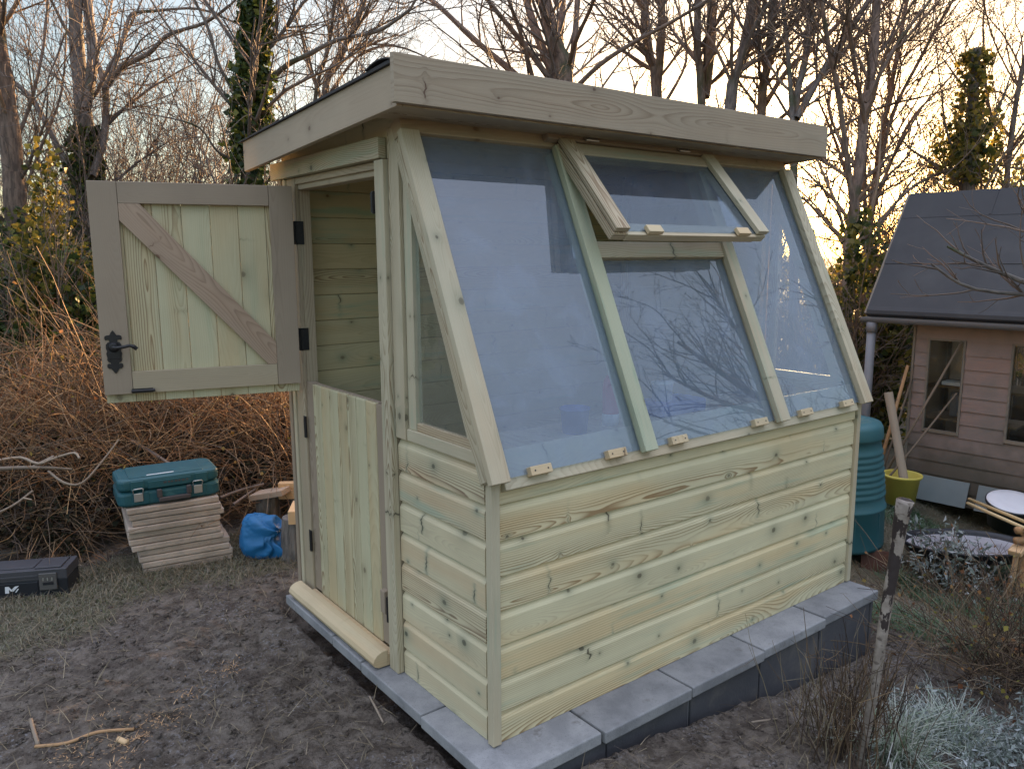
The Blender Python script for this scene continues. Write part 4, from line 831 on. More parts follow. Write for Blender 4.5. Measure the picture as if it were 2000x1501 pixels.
def smoothpts(P, per=4):
    out = []; n = len(P)
    for i in range(n-1):
        a, b, c, d = P[max(i-1, 0)], P[i], P[i+1], P[min(i+2, n-1)]
        for k in range(per):
            t = k/per; out.append(.5*((2*b)+(c-a)*t+(2*a-5*b+4*c-d)*t*t+(3*b-a-3*c+d)*t*t*t))
    return out+[P[-1]]
def skeleton(paths, depth, jit=.25):
    """limbs sketched as (u, v) with widths; each limb gets its own drift in depth so the tree is round"""
    res = []
    for pth, w0, w1 in paths:
        dz = random.uniform(-jit, jit); n = len(pth); P = []
        for i, (u, v) in enumerate(pth): P.append(at(u, v, depth+dz*(i/(n-1))*1.6))
        P = smoothpts(P); m_ = len(P); rad = [(w0+(w1-w0)*i/(m_-1))*.47/FPX*depth*(1+.06*math.sin(i*1.7)) for i in range(m_)]; res.append((P, rad))
    return res
def tree(name, label, cat, paths, depth, tw='twig', bk='bark', group=None, dens=1., jit=.5, ivy=None, zmin=.9, L0=1.9, ang=.75, nch=(3.2, 6.5, 8.5, 0), maxlev=3, upz=.0):
    limbs = skeleton(paths, depth, jit); P, rad = limbs[0]; b = P[0]; gz_ = gz(b.x, b.y)-.05
    if P[0].z > gz_: limbs[0] = ([Vector((b.x, b.y, gz_))]+P, [rad[0]*1.15]+rad)
    root = thing(name, label, cat, (b.x, b.y, gz_), group)
    link('trunk', tubes('trunk', limbs, 10), W[bk], root, smooth=True)
    out = [[], [], [], []]; up = [u+upz for u in UPP]
    for P, rad in limbs:
        ln_ = sum((P[i+1]-P[i]).length for i in range(len(P)-1)); k = max(2, int(ln_*dens*4.0))
        for _ in range(k):
            f = random.uniform(.1, 1.); i = min(int(f*(len(P)-1)), len(P)-2)
            if P[i].z < zmin: continue
            t = (P[i+1]-P[i]).normalized(); a = t.cross(rv()).normalized(); dd = t*math.cos(ang)+a*math.sin(ang)
            grow(out, P[i].copy(), dd, L0*random.uniform(.35, 1.1), min(rad[i]*.42, .022), 1, SEG, WOB, up, nch, .5, ang, maxlev)
    for P, rad in limbs[1:]: grow(out, P[-1].copy(), P[-1]-P[-2], L0, rad[-1]*.9, 1, SEG, WOB, up, nch, .5, ang, maxlev)
    link('crown', tubes('crown', out[1]+[(p, r, 3) for p, r in out[2]+out[3]], 5), W[tw], root, smooth=True)
    if ivy:
        pts = []; nr_ = []
        for li, f0, f1, n_, rr in ivy:
            P, rad = limbs[li]
            for _ in range(n_):
                f = f0+(f1-f0)*random.random(); i = min(int(f*(len(P)-1)), len(P)-2); q = P[i].lerp(P[i+1], f*(len(P)-1)-i); a = random.random()*6.283; d = Vector((math.cos(a), math.sin(a), 0))
                cl = .55+.75*float(vnoise(np.array([q.z*2.3+li*7]), np.array([a*1.1]), 3)[0]); k = rad[i]+rr*cl*random.random()**.6
                pts.append(q+d*k); nr_.append(d)
        link('ivy', leaves('ivy', np.array(pts), .06, np.array(nr_), .7), W['ivy' if name != 'ivy_column' else 'sunlitleaf'], root)
    return root
G = 'bare winter trees behind the new shed'
tree('bare_tree', 'reddish leaning trunk at the far left edge behind the brambles', 'tree', [([(28, 690), (32, 520), (30, 400), (20, 270), (5, 150), (-12, 40), (-20, -60)], 46, 30), ([(22, 300), (60, 200), (85, 90), (95, -20)], 9, 4), ([(28, 430), (75, 300), (120, 180), (130, 40)], 8, 3)], 7.8, 'twigred', 'barkred', G, dens=.7, upz=.05, ivy=[(0, 0, .35, 500, .12)])
tree('ivy_tree', 'tall forked tree with ivy round its lower trunk left of the open door', 'tree',
     [([(172, 690), (170, 440), (168, 330), (165, 240), (160, 190), (150, 90), (146, -60)], 44, 26), ([(166, 215), (178, 150), (180, 90), (170, 0), (168, -60)], 22, 20), ([(180, 345), (203, 270), (207, 190), (200, 150), (192, 128)], 17, 12), ([(207, 175), (230, 110), (245, 60), (258, 28), (300, 22), (390, 18), (470, 50)], 11, 4),
      ([(207, 172), (238, 132), (290, 105), (330, 68), (400, 45), (450, 10)], 12, 5), ([(150, 338), (120, 300), (90, 240), (60, 190), (20, 155), (-20, 120)], 13, 9), ([(150, 110), (130, 65), (112, 110), (95, 150)], 6, 3)], 8.3, 'twig', 'bark', G, dens=.36, jit=.6, ivy=[(0, .0, .50, 2600, .075), (5, 0, .12, 100, .06)])
tree('ivy_tree', 'dark ivy covered trunk rising just left of the new shed roof', 'tree',
     [([(480, 690), (486, 330), (494, 225), (492, 120), (500, 30), (508, -60)], 34, 26), ([(512, 170), (560, 128), (600, 108), (660, 78), (740, 60), (800, 20)], 12, 6), ([(482, 195), (450, 165), (425, 120), (408, 60), (380, 0)], 9, 5), ([(500, 130), (535, 60), (545, 0), (550, -40)], 8, 6), ([(492, 320), (430, 300), (390, 250), (330, 230)], 6, 3)], 7.6, 'twig', 'bark', G, dens=1.0, jit=.7, ivy=[(0, .15, 1., 3600, .075), (0, .2, .6, 900, .17)])
tree('bare_tree', 'slender pair of leaning stems seen over the low end of the roof', 'tree', [([(620, 690), (632, 210), (660, 120), (698, 40), (720, -30)], 16, 10), ([(600, 690), (612, 230), (640, 100), (655, 0)], 9, 6), ([(640, 190), (700, 110), (770, 90), (850, 120)], 7, 3)], 9., 'twig', 'bark', G, dens=1.1)
tree('bare_tree', 'broad many stemmed tree fanning out above the middle of the roof', 'tree',
     [([(1098, 690), (1102, 180), (1085, 90), (1062, 0), (1050, -60)], 44, 24), ([(1090, 165), (1050, 70), (1022, -20)], 22, 15), ([(1104, 150), (1094, 70), (1102, -20)], 17, 12), ([(1108, 140), (1125, 80), (1150, 25), (1168, -20)], 10, 6), ([(1085, 170), (1025, 90), (960, 10), (940, -20)], 13, 8), ([(1080, 210), (1000, 140), (920, 72), (860, 15), (815, -20)], 15, 9),
      ([(1108, 190), (1170, 128), (1240, 82), (1300, 50), (1360, 15)], 11, 6), ([(1100, 200), (1120, 100), (1128, 0), (1130, -40)], 15, 11), ([(1040, 150), (1015, 60), (985, -20)], 9, 6)], 9.5, 'twig', 'barkred', G, dens=.75, jit=.9)
tree('bare_tree', 'twin stemmed tree close right of the many stemmed one above the roof', 'tree', [([(1282, 690), (1283, 190), (1266, 100), (1256, -40)], 24, 18), ([(1284, 170), (1292, 80), (1292, -40)], 17, 15), ([(1300, 200), (1340, 120), (1330, 40), (1310, -20)], 7, 4)], 10.5, 'twig', 'bark', G, dens=.85)
tree('bare_tree', 'dark straight trunk third from the right end of the roof', 'tree', [([(1372, 690), (1370, 200), (1362, 100), (1364, -40)], 18, 15), ([(1376, 190), (1388, 90), (1390, -40)], 22, 20)], 10., 'twig', 'bark', G, dens=.85)
tree('bare_tree', 'trunk leaning right, second from the right end of the roof', 'tree', [([(1418, 690), (1426, 215), (1448, 120), (1478, -40)], 27, 20), ([(1440, 150), (1470, 60), (1520, -20)], 9, 6)], 9.2, 'twig', 'bark', G, dens=.8)
tree('bare_tree', 'dark trunk with long right hand branches above the right roof end', 'tree', [([(1485, 690), (1487, 225), (1500, 120), (1516, -40)], 20, 15), ([(1490, 212), (1540, 135), (1600, 85), (1690, -10)], 11, 8), ([(1488, 260), (1560, 200), (1640, 110), (1720, 20)], 9, 6), ([(1492, 170), (1520, 90), (1575, 20)], 9, 6)], 9.8, 'twig', 'bark', G, dens=.85)
tree('bare_tree', 'forked trunk rising at the very right corner of the roof', 'tree', [([(1550, 690), (1552, 240), (1572, 120), (1590, -40)], 18, 12), ([(1556, 232), (1610, 135), (1660, 60), (1710, -20)], 15, 11), ([(1548, 240), (1540, 120), (1526, -30)], 11, 8), ([(1570, 300), (1640, 250), (1720, 210), (1800, 190)], 8, 4)], 8.8, 'twig', 'bark', G, dens=.85)
tree('bare_tree', 'tall tree with a pale crooked stem between the two sheds', 'tree', [([(1648, 690), (1660, 480), (1678, 330), (1690, 210), (1706, 110), (1714, -40)], 24, 19), ([(1668, 420), (1640, 200), (1618, 90), (1600, -30)], 12, 8), ([(1690, 200), (1750, 90), (1810, 10)], 9, 6), ([(1650, 500), (1720, 430), (1790, 360), (1900, 320), (1990, 330)], 9, 4), ([(1690, 240), (1668, 120), (1655, 20)], 10, 7)], 8.2, 'twigred', 'barkred', G, dens=1.1, zmin=.7)
tree('bare_tree', 'bushy tree of many upright shoots left of the ivy column', 'tree', [([(1692, 690), (1700, 430), (1720, 280), (1750, 120), (1775, -20)], 14, 8), ([(1694, 480), (1735, 250), (1800, 110), (1850, 20)], 9, 5), ([(1690, 500), (1690, 260), (1700, 100)], 9, 5), ([(1700, 420), (1770, 250), (1830, 180)], 8, 4), ([(1690, 480), (1640, 300), (1600, 200)], 8, 4)], 9.5, 'twigred', 'barkred', G, dens=1.7, upz=.06, zmin=.7)
tree('ivy_column', 'stubby dead trunk wrapped in yellow lit ivy above the old shed roof', 'tree', [([(1892, 690), (1890, 380), (1898, 240), (1906, 95)], 30, 18), ([(1888, 330), (1860, 290), (1845, 240)], 7, 4), ([(1896, 300), (1935, 250), (1970, 160)], 6, 3)], 8.6, 'twigred', 'bark', G, dens=.7, jit=.2, ivy=[(0, .42, .99, 1100, .12), (0, .42, .72, 800, .34)], L0=1.3)
tree('bare_tree', 'thin dark stem right of the ivy column at the frame edge', 'tree', [([(1968, 690), (1965, 400), (1975, 270), (1996, 140), (2030, 20)], 13, 8), ([(1968, 330), (1930, 200), (1920, 60)], 7, 4), ([(1970, 300), (2010, 240), (2060, 160)], 6, 4)], 9., 'twigred', 'bark', G, dens=1.2)

# twiggy shrubs filling the gaps (four shapes, copied)
def shrub(i, h, lean, st, tw):
    random.seed(100+i); out = [[], [], [], []]
    for k in range(st):
        a = random.random()*6.283; d = Vector((math.cos(a)*lean, math.sin(a)*lean, 1)); p = Vector((random.uniform(-.35, .35), random.uniform(-.35, .35), -.1))
        grow(out, p, d, h*random.uniform(.55, 1.05), random.uniform(.008, .018), 0, [.25, .16, .11, .08], [.08, .12, .15, .2], [.03, .06, .05, .03], (4.2, 7.5, 7., 0), .42, .7, 2, .0026)
    return out
def place_shrub(u, t, i, lb, sc_=1., rz=None, proto={}):
    p = at(u, 528, t); p.z = gz(p.x, p.y); h, lean, st, tw = ((4.6, .28, 15, 'twig'), (3.6, .5, 18, 'twig'), (4.2, .35, 16, 'twigred'), (2.6, .5, 20, 'twigred'))[i]
    if i not in proto:
        out = shrub(i, h, lean, st, tw); a = link('branches', tubes('branches', out[0]+[(p_, q_, 3) for p_, q_ in out[1]+out[2]], 4), W[tw]); proto[i] = (a,); first = True
    else: first = False
    r_ = bpy.data.objects.new('bare_shrub', None); col.objects.link(r_); r_.location = p; r_.rotation_euler = (0, 0, random.random()*6.28 if rz is None else rz); r_.scale = (sc_,)*3; WM[r_.name] = Matrix()
    tag(r_, lb, 'shrub', 'twiggy shrubs behind the sheds')
    for o in proto[i]:
        c = o if first else o.copy()
        if not first: col.objects.link(c)
        c.parent = r_
SH = [(250, 9.5, 0, 'thorny shrub of fine crossing twigs above the open door'), (330, 10.5, 0, 'pale twiggy shrub between the two ivy trees'), (405, 8.8, 1, 'low arching shrub against the ivy trunk left of the roof'), (95, 9.5, 0, 'upright twiggy shrub between the two leftmost trees'), (575, 11., 0, 'twiggy shrub over the back end of the roof'), (760, 11.5, 0, 'twiggy shrub above the near top corner of the fascia'), (890, 12., 0, 'faint twiggy shrub left of the many stemmed tree'),
      (1220, 12.5, 0, 'faint twiggy shrub right of the many stemmed tree'), (1345, 12.5, 2, 'twiggy shrub between straight trunks above the roof'), (1455, 12., 2, 'fine shrub behind the right leaning trunk'), (1640, 8.6, 3, 'dense brown thicket between the two sheds'), (1720, 9.4, 3, 'dense brown thicket above the near end of the old roof'), (1760, 11., 2, 'tall twiggy shrub over the old roof left end'), (1835, 10.5, 2, 'twiggy shrub left of the ivy column'), (1945, 10.5, 2, 'twiggy shrub right of the ivy column'), (1985, 8.8, 3, 'low brown thicket behind the old roof at the frame edge'), (1665, 7.6, 3, 'sunlit brown thicket nearest the glass end of the new shed')]
for k, (u, t, i, lb) in enumerate(SH): place_shrub(u, t, i, lb, random.uniform(.85, 1.15) if i < 3 else random.uniform(.8, 1.0))
random.seed(77)

def bush(name, lb, cat, c, rad, n, mat, size, twn=0, twm='twigred', lumps=9):
    c = Vector(c); r_ = thing(name, lb, cat, c); ctr = [(rs.normal(size=3)*np.array((.42, .42, .34))) for _ in range(lumps)]
    P = []
    for _ in range(n):
        k = ctr[rs.randint(lumps)]; d = rs.normal(size=3); d /= np.linalg.norm(d); P.append((k+d*.42*rs.rand()**.45))
    P = np.array(P)*np.array(rad)+np.array((0, 0, rad[2]*.62)); P[:, 2] = np.abs(P[:, 2]); P = P+np.array(c)
    link('foliage', leaves('foliage', P, size), W[mat], r_)
    out = [[], [], [], []]
    for k in range(twn or 14):
        a = random.random()*6.28; d = Vector((math.cos(a)*.6*rad[0], math.sin(a)*.6*rad[1], rad[2]*1.5)); grow(out, c+Vector((random.uniform(-.2, .2), random.uniform(-.2, .2), -.1)), d, rad[2]*random.uniform(.9, 1.7), .012, 0, SEG, WOB, UPP, (4, 6, 0, 0), .45, .7, 2)
    link('stems', tubes('stems', out[0]+out[1]+out[2], 4), W[twm], r_); return r_
def gp(u, t): p = at(u, 600, t); return (p.x, p.y, gz(p.x, p.y)-.05)
bush('ivy_bush', 'dark ivy bush at the left edge behind the brambles', 'bush', gp(20, 6.2), (.9, .6, 1.3), 15000, 'ivy', .058, lumps=20)
bush('ivy_bush', 'ivy bush with yellow sunlit leaves left of the open door', 'bush', gp(122, 6.5), (.40, .42, 1.5), 6000, 'sunlitleaf', .055, lumps=14)
bush('hedge_bush', 'green bush with sunlit yellow leaves behind the grey downpipe', 'bush', gp(1690, 7.7), (.66, .6, 1.3), 6500, 'hedge', .065, 22, lumps=14)
bush('hedge_bush', 'dark leafy bush rising just above the old roof ridge', 'bush', gp(1975, 9.2), (.9, .7, 1.75), 3600, 'hedge', .075, 22)
# far hedge along the boundary, one mass
def far_hedge():
    P = []; 
    for _ in range(26000):
        u = rs.uniform(-500, 2600); t = rs.uniform(13, 17); p = at(u, 600, t); h = 1.45+.6*float(vnoise(np.array([u*.013]), np.array([3.]), 6)[0]); P.append((p.x, p.y, -.3+h*rs.rand()**.8))
    link('far_hedge', leaves('far_hedge', np.array(P), .12), W['sunlitleaf']).name
    o = bpy.data.objects['far_hedge']; tag(o, 'distant brown hedge closing the garden behind the trees', kind='stuff')
    br = []
    for _ in range(3800):
        u = random.uniform(-500, 2600); t = random.uniform(12.5, 17); p = at(u, 600, t); p.z = -.3; pts = [p]; d = Vector((random.gauss(0, .35), random.gauss(0, .35), 1)); L = random.uniform(.7, 2.0)
        for k in range(5): d = (d+rv()*.12).normalized(); pts.append(pts[-1]+d*L/5)
        br.append((pts, [.012, .010, .008, .006, .005, .004]))
    o = link('hedge_stems', tubes('hedge_stems', br, 3), W['twigred']); tag(o, 'mass of bare hedge stems on the far boundary', kind='stuff')
far_hedge()

# ---------------------------------------------------------------- brambles at the left, one mass of stems nobody could count
def arc(p, d, L, n, droop, wob):
    pts = [p]; d = d.normalized()
    for k in range(n): d = (d+rv()*wob+Vector((0, 0, -droop))).normalized(); q = pts[-1]+d*L/n; q.z = max(q.z, gz0(q)); pts.append(q)
    return pts
def gz0(q): return -.05+.30*float(min(max((q.y-2.75-.0)/1.0, 0), 1)) if q.x < 1.4 else -.07
def brambles():
    br = []; lv = []
    for i in range(2600):
        u = random.uniform(-120, 640); t = random.uniform(4.35, 7.2)**1.; p = at(u, 800, t); p.z = gz0(p)
        if p.y < 2.85+.15*math.sin(p.x*5) or (p.y < 3.25 and -.9 < p.x < .35): continue
        L = random.uniform(.7, 1.75)*(.62 if u < 190 else 1); d = Vector((random.gauss(0, .5), random.gauss(0, .5)-.12, random.uniform(.7, 1.9)))
        pts = arc(p, d, L, 9, random.uniform(.0, .19), .09); r0 = random.uniform(.0018, .0050); br.append((pts, [r0*(1-.07*k) for k in range(10)]))
        if random.random() < .3: lv += [pts[k]+rv()*.02 for k in (5, 7, 8)]
    for i in range(7600):
        u = random.uniform(-100, 640); t = random.uniform(4.2, 7.0); p = at(u, 800, t); g = gz0(p)
        if p.y < 2.68+.12*math.sin(p.x*5) or (p.y < 3.0 and -.75 < p.x < .25): continue
        p.z = g+random.random()**1.6*.75*min(1, .35+(p.y-2.6)*.5); d = Vector((random.gauss(0, 1), random.gauss(0, 1), random.gauss(.25, .6)))
        br.append((arc(p, d, random.uniform(.18, .65), 5, random.uniform(0, .25), .16), [random.uniform(.0011, .0026)]*6))
        if random.random() < .18: lv.append(p)
    o = link('bramble_thicket', tubes('bramble_thicket', br, 3), W['bramble']); tag(o, 'tangle of dead orange brown bramble stems along the left side', kind='stuff')
    o = link('bramble_leaves', leaves('bramble_leaves', np.array([tuple(q) for q in lv]), .024), W['bracken']); tag(o, 'few withered leaves hanging in the brambles', kind='stuff')
brambles()
def understorey():  # dark stems and leaves added to deepen the shade beneath the brambles
    br = []; lv = []
    for i in range(4200):
        u = random.uniform(-100, 640); p = at(u, 800, random.uniform(4.2, 6.0)); g = gz0(p)
        if p.y < 2.70+.10*math.sin(p.x*5) or (p.y < 2.98 and -.75 < p.x < .25): continue
        p.z = g+random.random()**2*.22; br.append((arc(p, Vector((random.gauss(0, 1), random.gauss(0, 1), random.gauss(.3, .4))), random.uniform(.2, .6), 5, random.uniform(.05, .25), .16), [random.uniform(.0012, .003)]*6))
        lv += [Vector((p.x+random.gauss(0, .05), p.y+random.gauss(0, .05), g+random.random()**1.5*.28)) for _ in range(6)]
    o = link('bramble_undergrowth', tubes('bramble_undergrowth', br, 3), W['darkstem']); tag(o, 'dark dead undergrowth beneath the bramble stems', kind='stuff')
    o = link('undergrowth_leaves', leaves('undergrowth_leaves', np.array([tuple(q) for q in lv]), .032), W['shadeleaf']); tag(o, 'leaves coloured dark for the shade under the brambles', kind='stuff')
understorey()
def branch(name, lb, cat, paths, depth, mat, group=None, twn=0):
    L = [(smoothpts([at(u, v, depth+dz) for u, v, dz in pth], 3), w0, w1) for pth, w0, w1 in paths]
    br = [(P, [(w0+(w1-w0)*i/(len(P)-1))*.5/FPX*depth for i in range(len(P))]) for P, w0, w1 in L]
    o = link(name, tubes(name, br, 8), W[mat], smooth=True); recentre(o, br[0][0][0]); tag(o, lb, cat, group); return o
branch('fallen_branch', 'long pale dead branch lying in the brambles at the left edge', 'branch', [([(-40, 917, 0), (40, 913, 0), (95, 913, 0), (140, 916, .05)], 9, 4), ([(-10, 900, 0), (40, 893, .1), (75, 905, 0), (110, 893, 0), (145, 884, 0), (155, 895, -.05)], 6, 4), ([(60, 913, 0), (105, 890, .1), (90, 900, 0)], 5, 3), ([(95, 920, 0), (125, 942, -.1), (160, 943, -.1), (200, 900, 0), (232, 858, .1)], 5, 3)], 4.25, 'pale')
branch('fallen_branch', 'short pale stick poking up at the left edge below the long branch', 'branch', [([(-30, 1010, 0), (20, 990, 0), (64, 958, .1)], 5, 4), ([(45, 972, 0), (62, 975, 0)], 3, 2)], 4.1, 'pale')
branch('fallen_branch', 'rotten grey log lying behind the black tool box', 'branch', [([(-60, 1085, .3), (0, 1083, .3), (42, 1078, .3)], 22, 18)], 4.15, 'bark')
branch('fallen_branch', 'bent pale stick lying between the tool box and the slab stack', 'branch', [([(118, 1093, .1), (160, 1104, .1), (232, 1103, .15)], 5, 3)], 4.2, 'pale')
branch('fallen_branch', 'brown stick slanting down behind the teal tool case', 'branch', [([(255, 860, .6), (300, 885, .5), (345, 915, .4)], 9, 6)], 4.3, 'barkred')
branch('fallen_branch', 'brown stick lying level from the slab stack towards the timber heap', 'branch', [([(430, 972, .3), (470, 957, .4), (515, 945, .5)], 8, 6)], 4.3, 'barkred')
branch('fallen_branch', 'thinner brown stick slanting up just above the blue sack', 'branch', [([(455, 985, .2), (505, 950, .5)], 6, 4)], 4.3, 'barkred')

# ---------------------------------------------------------------- the apple tree in front of the sheds (outside the frame at the right; its twigs reach in and mirror in the glass)
def apple():
    b = Vector((3.95, -1.42, -.35)); root = thing('apple_tree', 'leaning bare apple tree whose twigs reach in over the old shed roof', 'tree', b); random.seed(5)
    def sm(L): return smoothpts([Vector(p) for p in L], 4)
    limbs = [(sm([b, (3.93, -1.40, .5), (3.80, -1.32, 1.1), (3.55, -1.25, 1.62), (3.2, -1.18, 2.0), (2.9, -1.12, 2.3)]), .065, .012), (sm([(3.72, -1.30, 1.3), (3.4, -1.22, 1.6), (3.0, -1.22, 1.82), (2.65, -1.2, 2.1)]), .028, .008), (sm([(3.82, -1.33, 1.0), (3.5, -1.4, 1.4), (3.0, -1.42, 1.65), (2.6, -1.4, 1.85)]), .024, .007), (sm([(3.5, -1.23, 1.7), (3.4, -1.0, 2.2), (3.25, -.85, 2.7)]), .02, .006),
             (sm([(3.85, -1.35, .95), (3.62, -.85, 1.22), (3.35, -.45, 1.38), (3.12, -.22, 1.50), (2.92, -.02, 1.64)]), .03, .006), (sm([(3.35, -.45, 1.38), (3.05, -.12, 1.42), (2.85, .02, 1.55)]), .014, .005), (sm([(3.75, -1.1, 1.1), (3.5, -.52, 1.55), (3.25, -.26, 1.72)]), .02, .006)]
    link('trunk', tubes('trunk', [(P, [r0+(r1-r0)*i/(len(P)-1) for i in range(len(P))]) for P, r0, r1 in limbs], 8), W['bark'], root, smooth=True)
    out = [[], [], [], []]
    for li, (P, r0, r1) in enumerate(limbs):
        ln_ = sum((P[i+1]-P[i]).length for i in range(len(P)-1))
        for _ in range(int(ln_*(13 if li in (1, 2, 3, 0) else 15))):
            f = random.uniform(.3 if li == 0 else .1, 1); i = min(int(f*(len(P)-1)), len(P)-2); t = (P[i+1]-P[i]).normalized(); a = t.cross(rv()).normalized(); a = (a+Vector((-.2, 0, .5))).normalized()
            s_ = 1 if li < 4 else .55
            grow(out, P[i].copy(), t*.7+a*.75, s_*random.uniform(.3, .85), .006 if s_ == 1 else .006, 1, [.1, .07, .05, .04], [.1, .13, .16, .2], [.03, .04, .05, .03], (5, 9, 10, 0), .45, .75, 3 if s_ == 1 else 2, .0018)
    link('crown', tubes('crown', out[1]+[(p, r, 3) for p, r in out[2]+out[3]], 5), W['apple'], root, smooth=True)
apple(); random.seed(78)
# ---------------------------------------------------------------- small plants in the right foreground
def clump(name, lb, cat, c, n, h, spread, mat, r0=.002, droop=.03, wob=.07, lean=.45, lv=None, k=6):
    c = Vector(c); c.z = gz(c.x, c.y)-.01; root = thing(name, lb, cat, c); br = []; L = []
    for _ in range(n):
        p = c+Vector((random.gauss(0, spread), random.gauss(0, spread), 0)); p.z = gz(p.x, p.y)-.01; hh = random.uniform(*h); d = Vector((random.gauss(0, lean), random.gauss(0, lean), 1)).normalized(); pts = [p]
        for q in range(k): d = (d+rv()*wob+Vector((0, 0, -droop))).normalized(); z = pts[-1]+d*hh/k; z.z = max(z.z, c.z-.03); pts.append(z)
        r1 = r0*random.uniform(.6, 1.3); br.append((pts, [r1*(1-.1*i) for i in range(k+1)]))
        for s_ in range(random.randint(0, 3)):
            i = random.randint(2, k-1); d2 = (d+rv()*.7).normalized(); q = pts[i]; br.append(([q, q+d2*hh*.13, q+d2*hh*.25+rv()*.012], [r1*.6, r1*.5, r1*.35]))
        if lv: L += [(pts[-1-random.randint(0, 2)]+rv()*.012) for _ in range(lv[1])]
    link('stems', tubes('stems', br, 4), W[mat], root)
    if lv: link('foliage', leaves('foliage', np.array([tuple(q) for q in L]), lv[2], wf=lv[3] if len(lv) > 3 else .45), W[lv[0]], root)
    return root
def gpt(u, v, z=-.3): d = pxray(u, v); return CAM+d*((z-CAM.z)/d.z)
clump('dead_plant', 'dead brown stems of a perennial around the foot of the birch stake', 'plant', gpt(1660, 1500, -.20), 120, (.18, .50), .085, 'darkstem', .0022, .0, .06, .22)
clump('dead_plant', 'few taller straw coloured stalks left of the birch stake', 'plant', gpt(1612, 1475, -.20), 22, (.30, .52), .06, 'straw', .0018, .01, .06, .22)
clump('silver_shrub', 'low shrub with frosted silvery leaves beside the frozen pond', 'shrub', gpt(1850, 1085), 110, (.18, .40), .12, 'darkstem', .003, .0, .06, .35, ('frostleaf', 9, .048, .17))
clump('dark_shrub', 'leafless black twiggy shrub in front of the frozen pond', 'shrub', gpt(1900, 1112), 120, (.12, .26), .16, 'darkstem', .0028, .0, .09, .5, ('frostleaf', 1, .022))
clump('dead_shrub', 'sprawling dead shrub with brown arching stems at the right edge', 'shrub', gpt(1990, 1330), 340, (.30, .75), .19, 'darkstem', .0024, .10, .09, .6, ('bracken', 1, .020))
clump('dead_shrub', 'pale dry stalks bending over the frosted tuft at the right', 'shrub', gpt(1935, 1330), 60, (.35, .7), .14, 'straw', .0018, .09, .08, .75)
def tuft(name, lb, c, n, h, mat, sp=.06, wd=.0045, lean=.8, curl=.9):
    c = Vector(c); c.z = gz(c.x, c.y); a = rs.rand(n)*6.283; r_ = np.abs(rs.normal(0, sp, n)); P = np.stack([c.x+r_*np.cos(a), c.y+r_*np.sin(a), np.full(n, c.z-.005)], 1)
    cl = rs.rand(9)*6.283; wv = cl[rs.randint(9, size=n)]+rs.normal(0, .35, n); a2 = np.where(rs.rand(n) < .6, wv, a+rs.normal(0, .8, n))
    o = link(name, blades(name, P, h*(.35+.9*rs.rand(n)**1.4), wd*(.5+rs.rand(n)), lean*(.2+1.5*rs.rand(n)**.8), curl*(.3+1.2*rs.rand(n)), a2), W[mat]); recentre(o, c); tag(o, lb, 'grass tuft'); return o
tuft('grass_tuft', 'large frosted pale green grass tuft in the bottom right', gpt(1850, 1455, -.25), 1000, .18, 'frostgrass', .08, .0036, .75, 1.1)
tuft('grass_tuft', 'frosted straw coloured grass tuft on the bottom edge right of the stake', gpt(1745, 1500, -.22), 500, .26, 'frostgrass', .06, .004, .8, .9)
clump('frosted_plant', 'low frosted grey leaved plant in the bottom right corner', 'plant', gpt(1955, 1490, -.27), 260, (.07, .18), .16, 'frostleaf', .002, .03, .15, .7, ('frostleaf', 9, .022, .2))
tuft('grass_tuft', 'dark green grass tuft at the foot of the compost bin', gpt(1760, 1085), 700, .13, 'greengrass', .11, .004)

# ---------------------------------------------------------------- grass, straw, clods: nobody could count these
def scatter(n, u0, u1, v0, v1, z=-.12):
    P = []
    while len(P) < n:
        u = rs.uniform(u0, u1); v = rs.uniform(v0, v1); q = gpt(u, v, z); P.append((q.x, q.y))
    P = np.array(P); return np.stack([P[:, 0], P[:, 1], ground_z(P[:, 0], P[:, 1])], 1)
def scatter_xy(n, x0, x1, y0, y1, wfun):
    out = np.zeros((0, 3))
    while len(out) < n:
        x = rs.uniform(x0, x1, n); y = rs.uniform(y0, y1, n); k = rs.rand(n) < wfun(x, y); x, y = x[k], y[k]; out = np.concatenate([out, np.stack([x, y, ground_z(x, y)], 1)])
    return out[:n]
off = lambda x, y: ((x < -.12) | (x > 2.25) | (y < -.2) | (y > 1.7))
Pg = np.concatenate([scatter_xy(26000, -2.3, .9, 1.2, 3.3, lambda x, y: np.clip(turf(x, y)-.25, 0, 1)*off(x, y)), scatter_xy(26000, 2.2, 5.2, -1.6, 2.2, lambda x, y: np.clip(turf(x, y)-.15, 0, 1)*off(x, y))])
o = link('grass', blades('grass', Pg-np.array((0, 0, .004)), .028+.045*rs.rand(len(Pg)), .0032, 1.05, .5), W['grass']); tag(o, 'short frosted dying grass on the turf', kind='stuff')
Pg = scatter_xy(15000, 2.25, 4.6, -.55, 1.1, lambda x, y: off(x, y)*np.clip(vnoise(x*2.3, y*2.3, 12)*1.9-.75, 0, 1)*sstep(2.3, 2.9, x))
o = link('long_grass', blades('long_grass', Pg-np.array((0, 0, .004)), .05+.07*rs.rand(len(Pg)), .0042, .95, .8), W['greengrass']); tag(o, 'longer green grass patches between the shed and the pond', kind='stuff')
Ps = np.concatenate([scatter_xy(4200, -2.4, 1., .2, 3.0, lambda x, y: off(x, y)*np.clip(.15+turf(x, y), 0, 1)), scatter_xy(3800, .2, 4.6, -1.7, 1.2, lambda x, y: off(x, y)*(.25+.7*turf(x, y))), scatter_xy(1700, -1.9, 1.4, -1.4, 2., lambda x, y: off(x, y)*(vnoise(x*3, y*3, 21) > .5))])
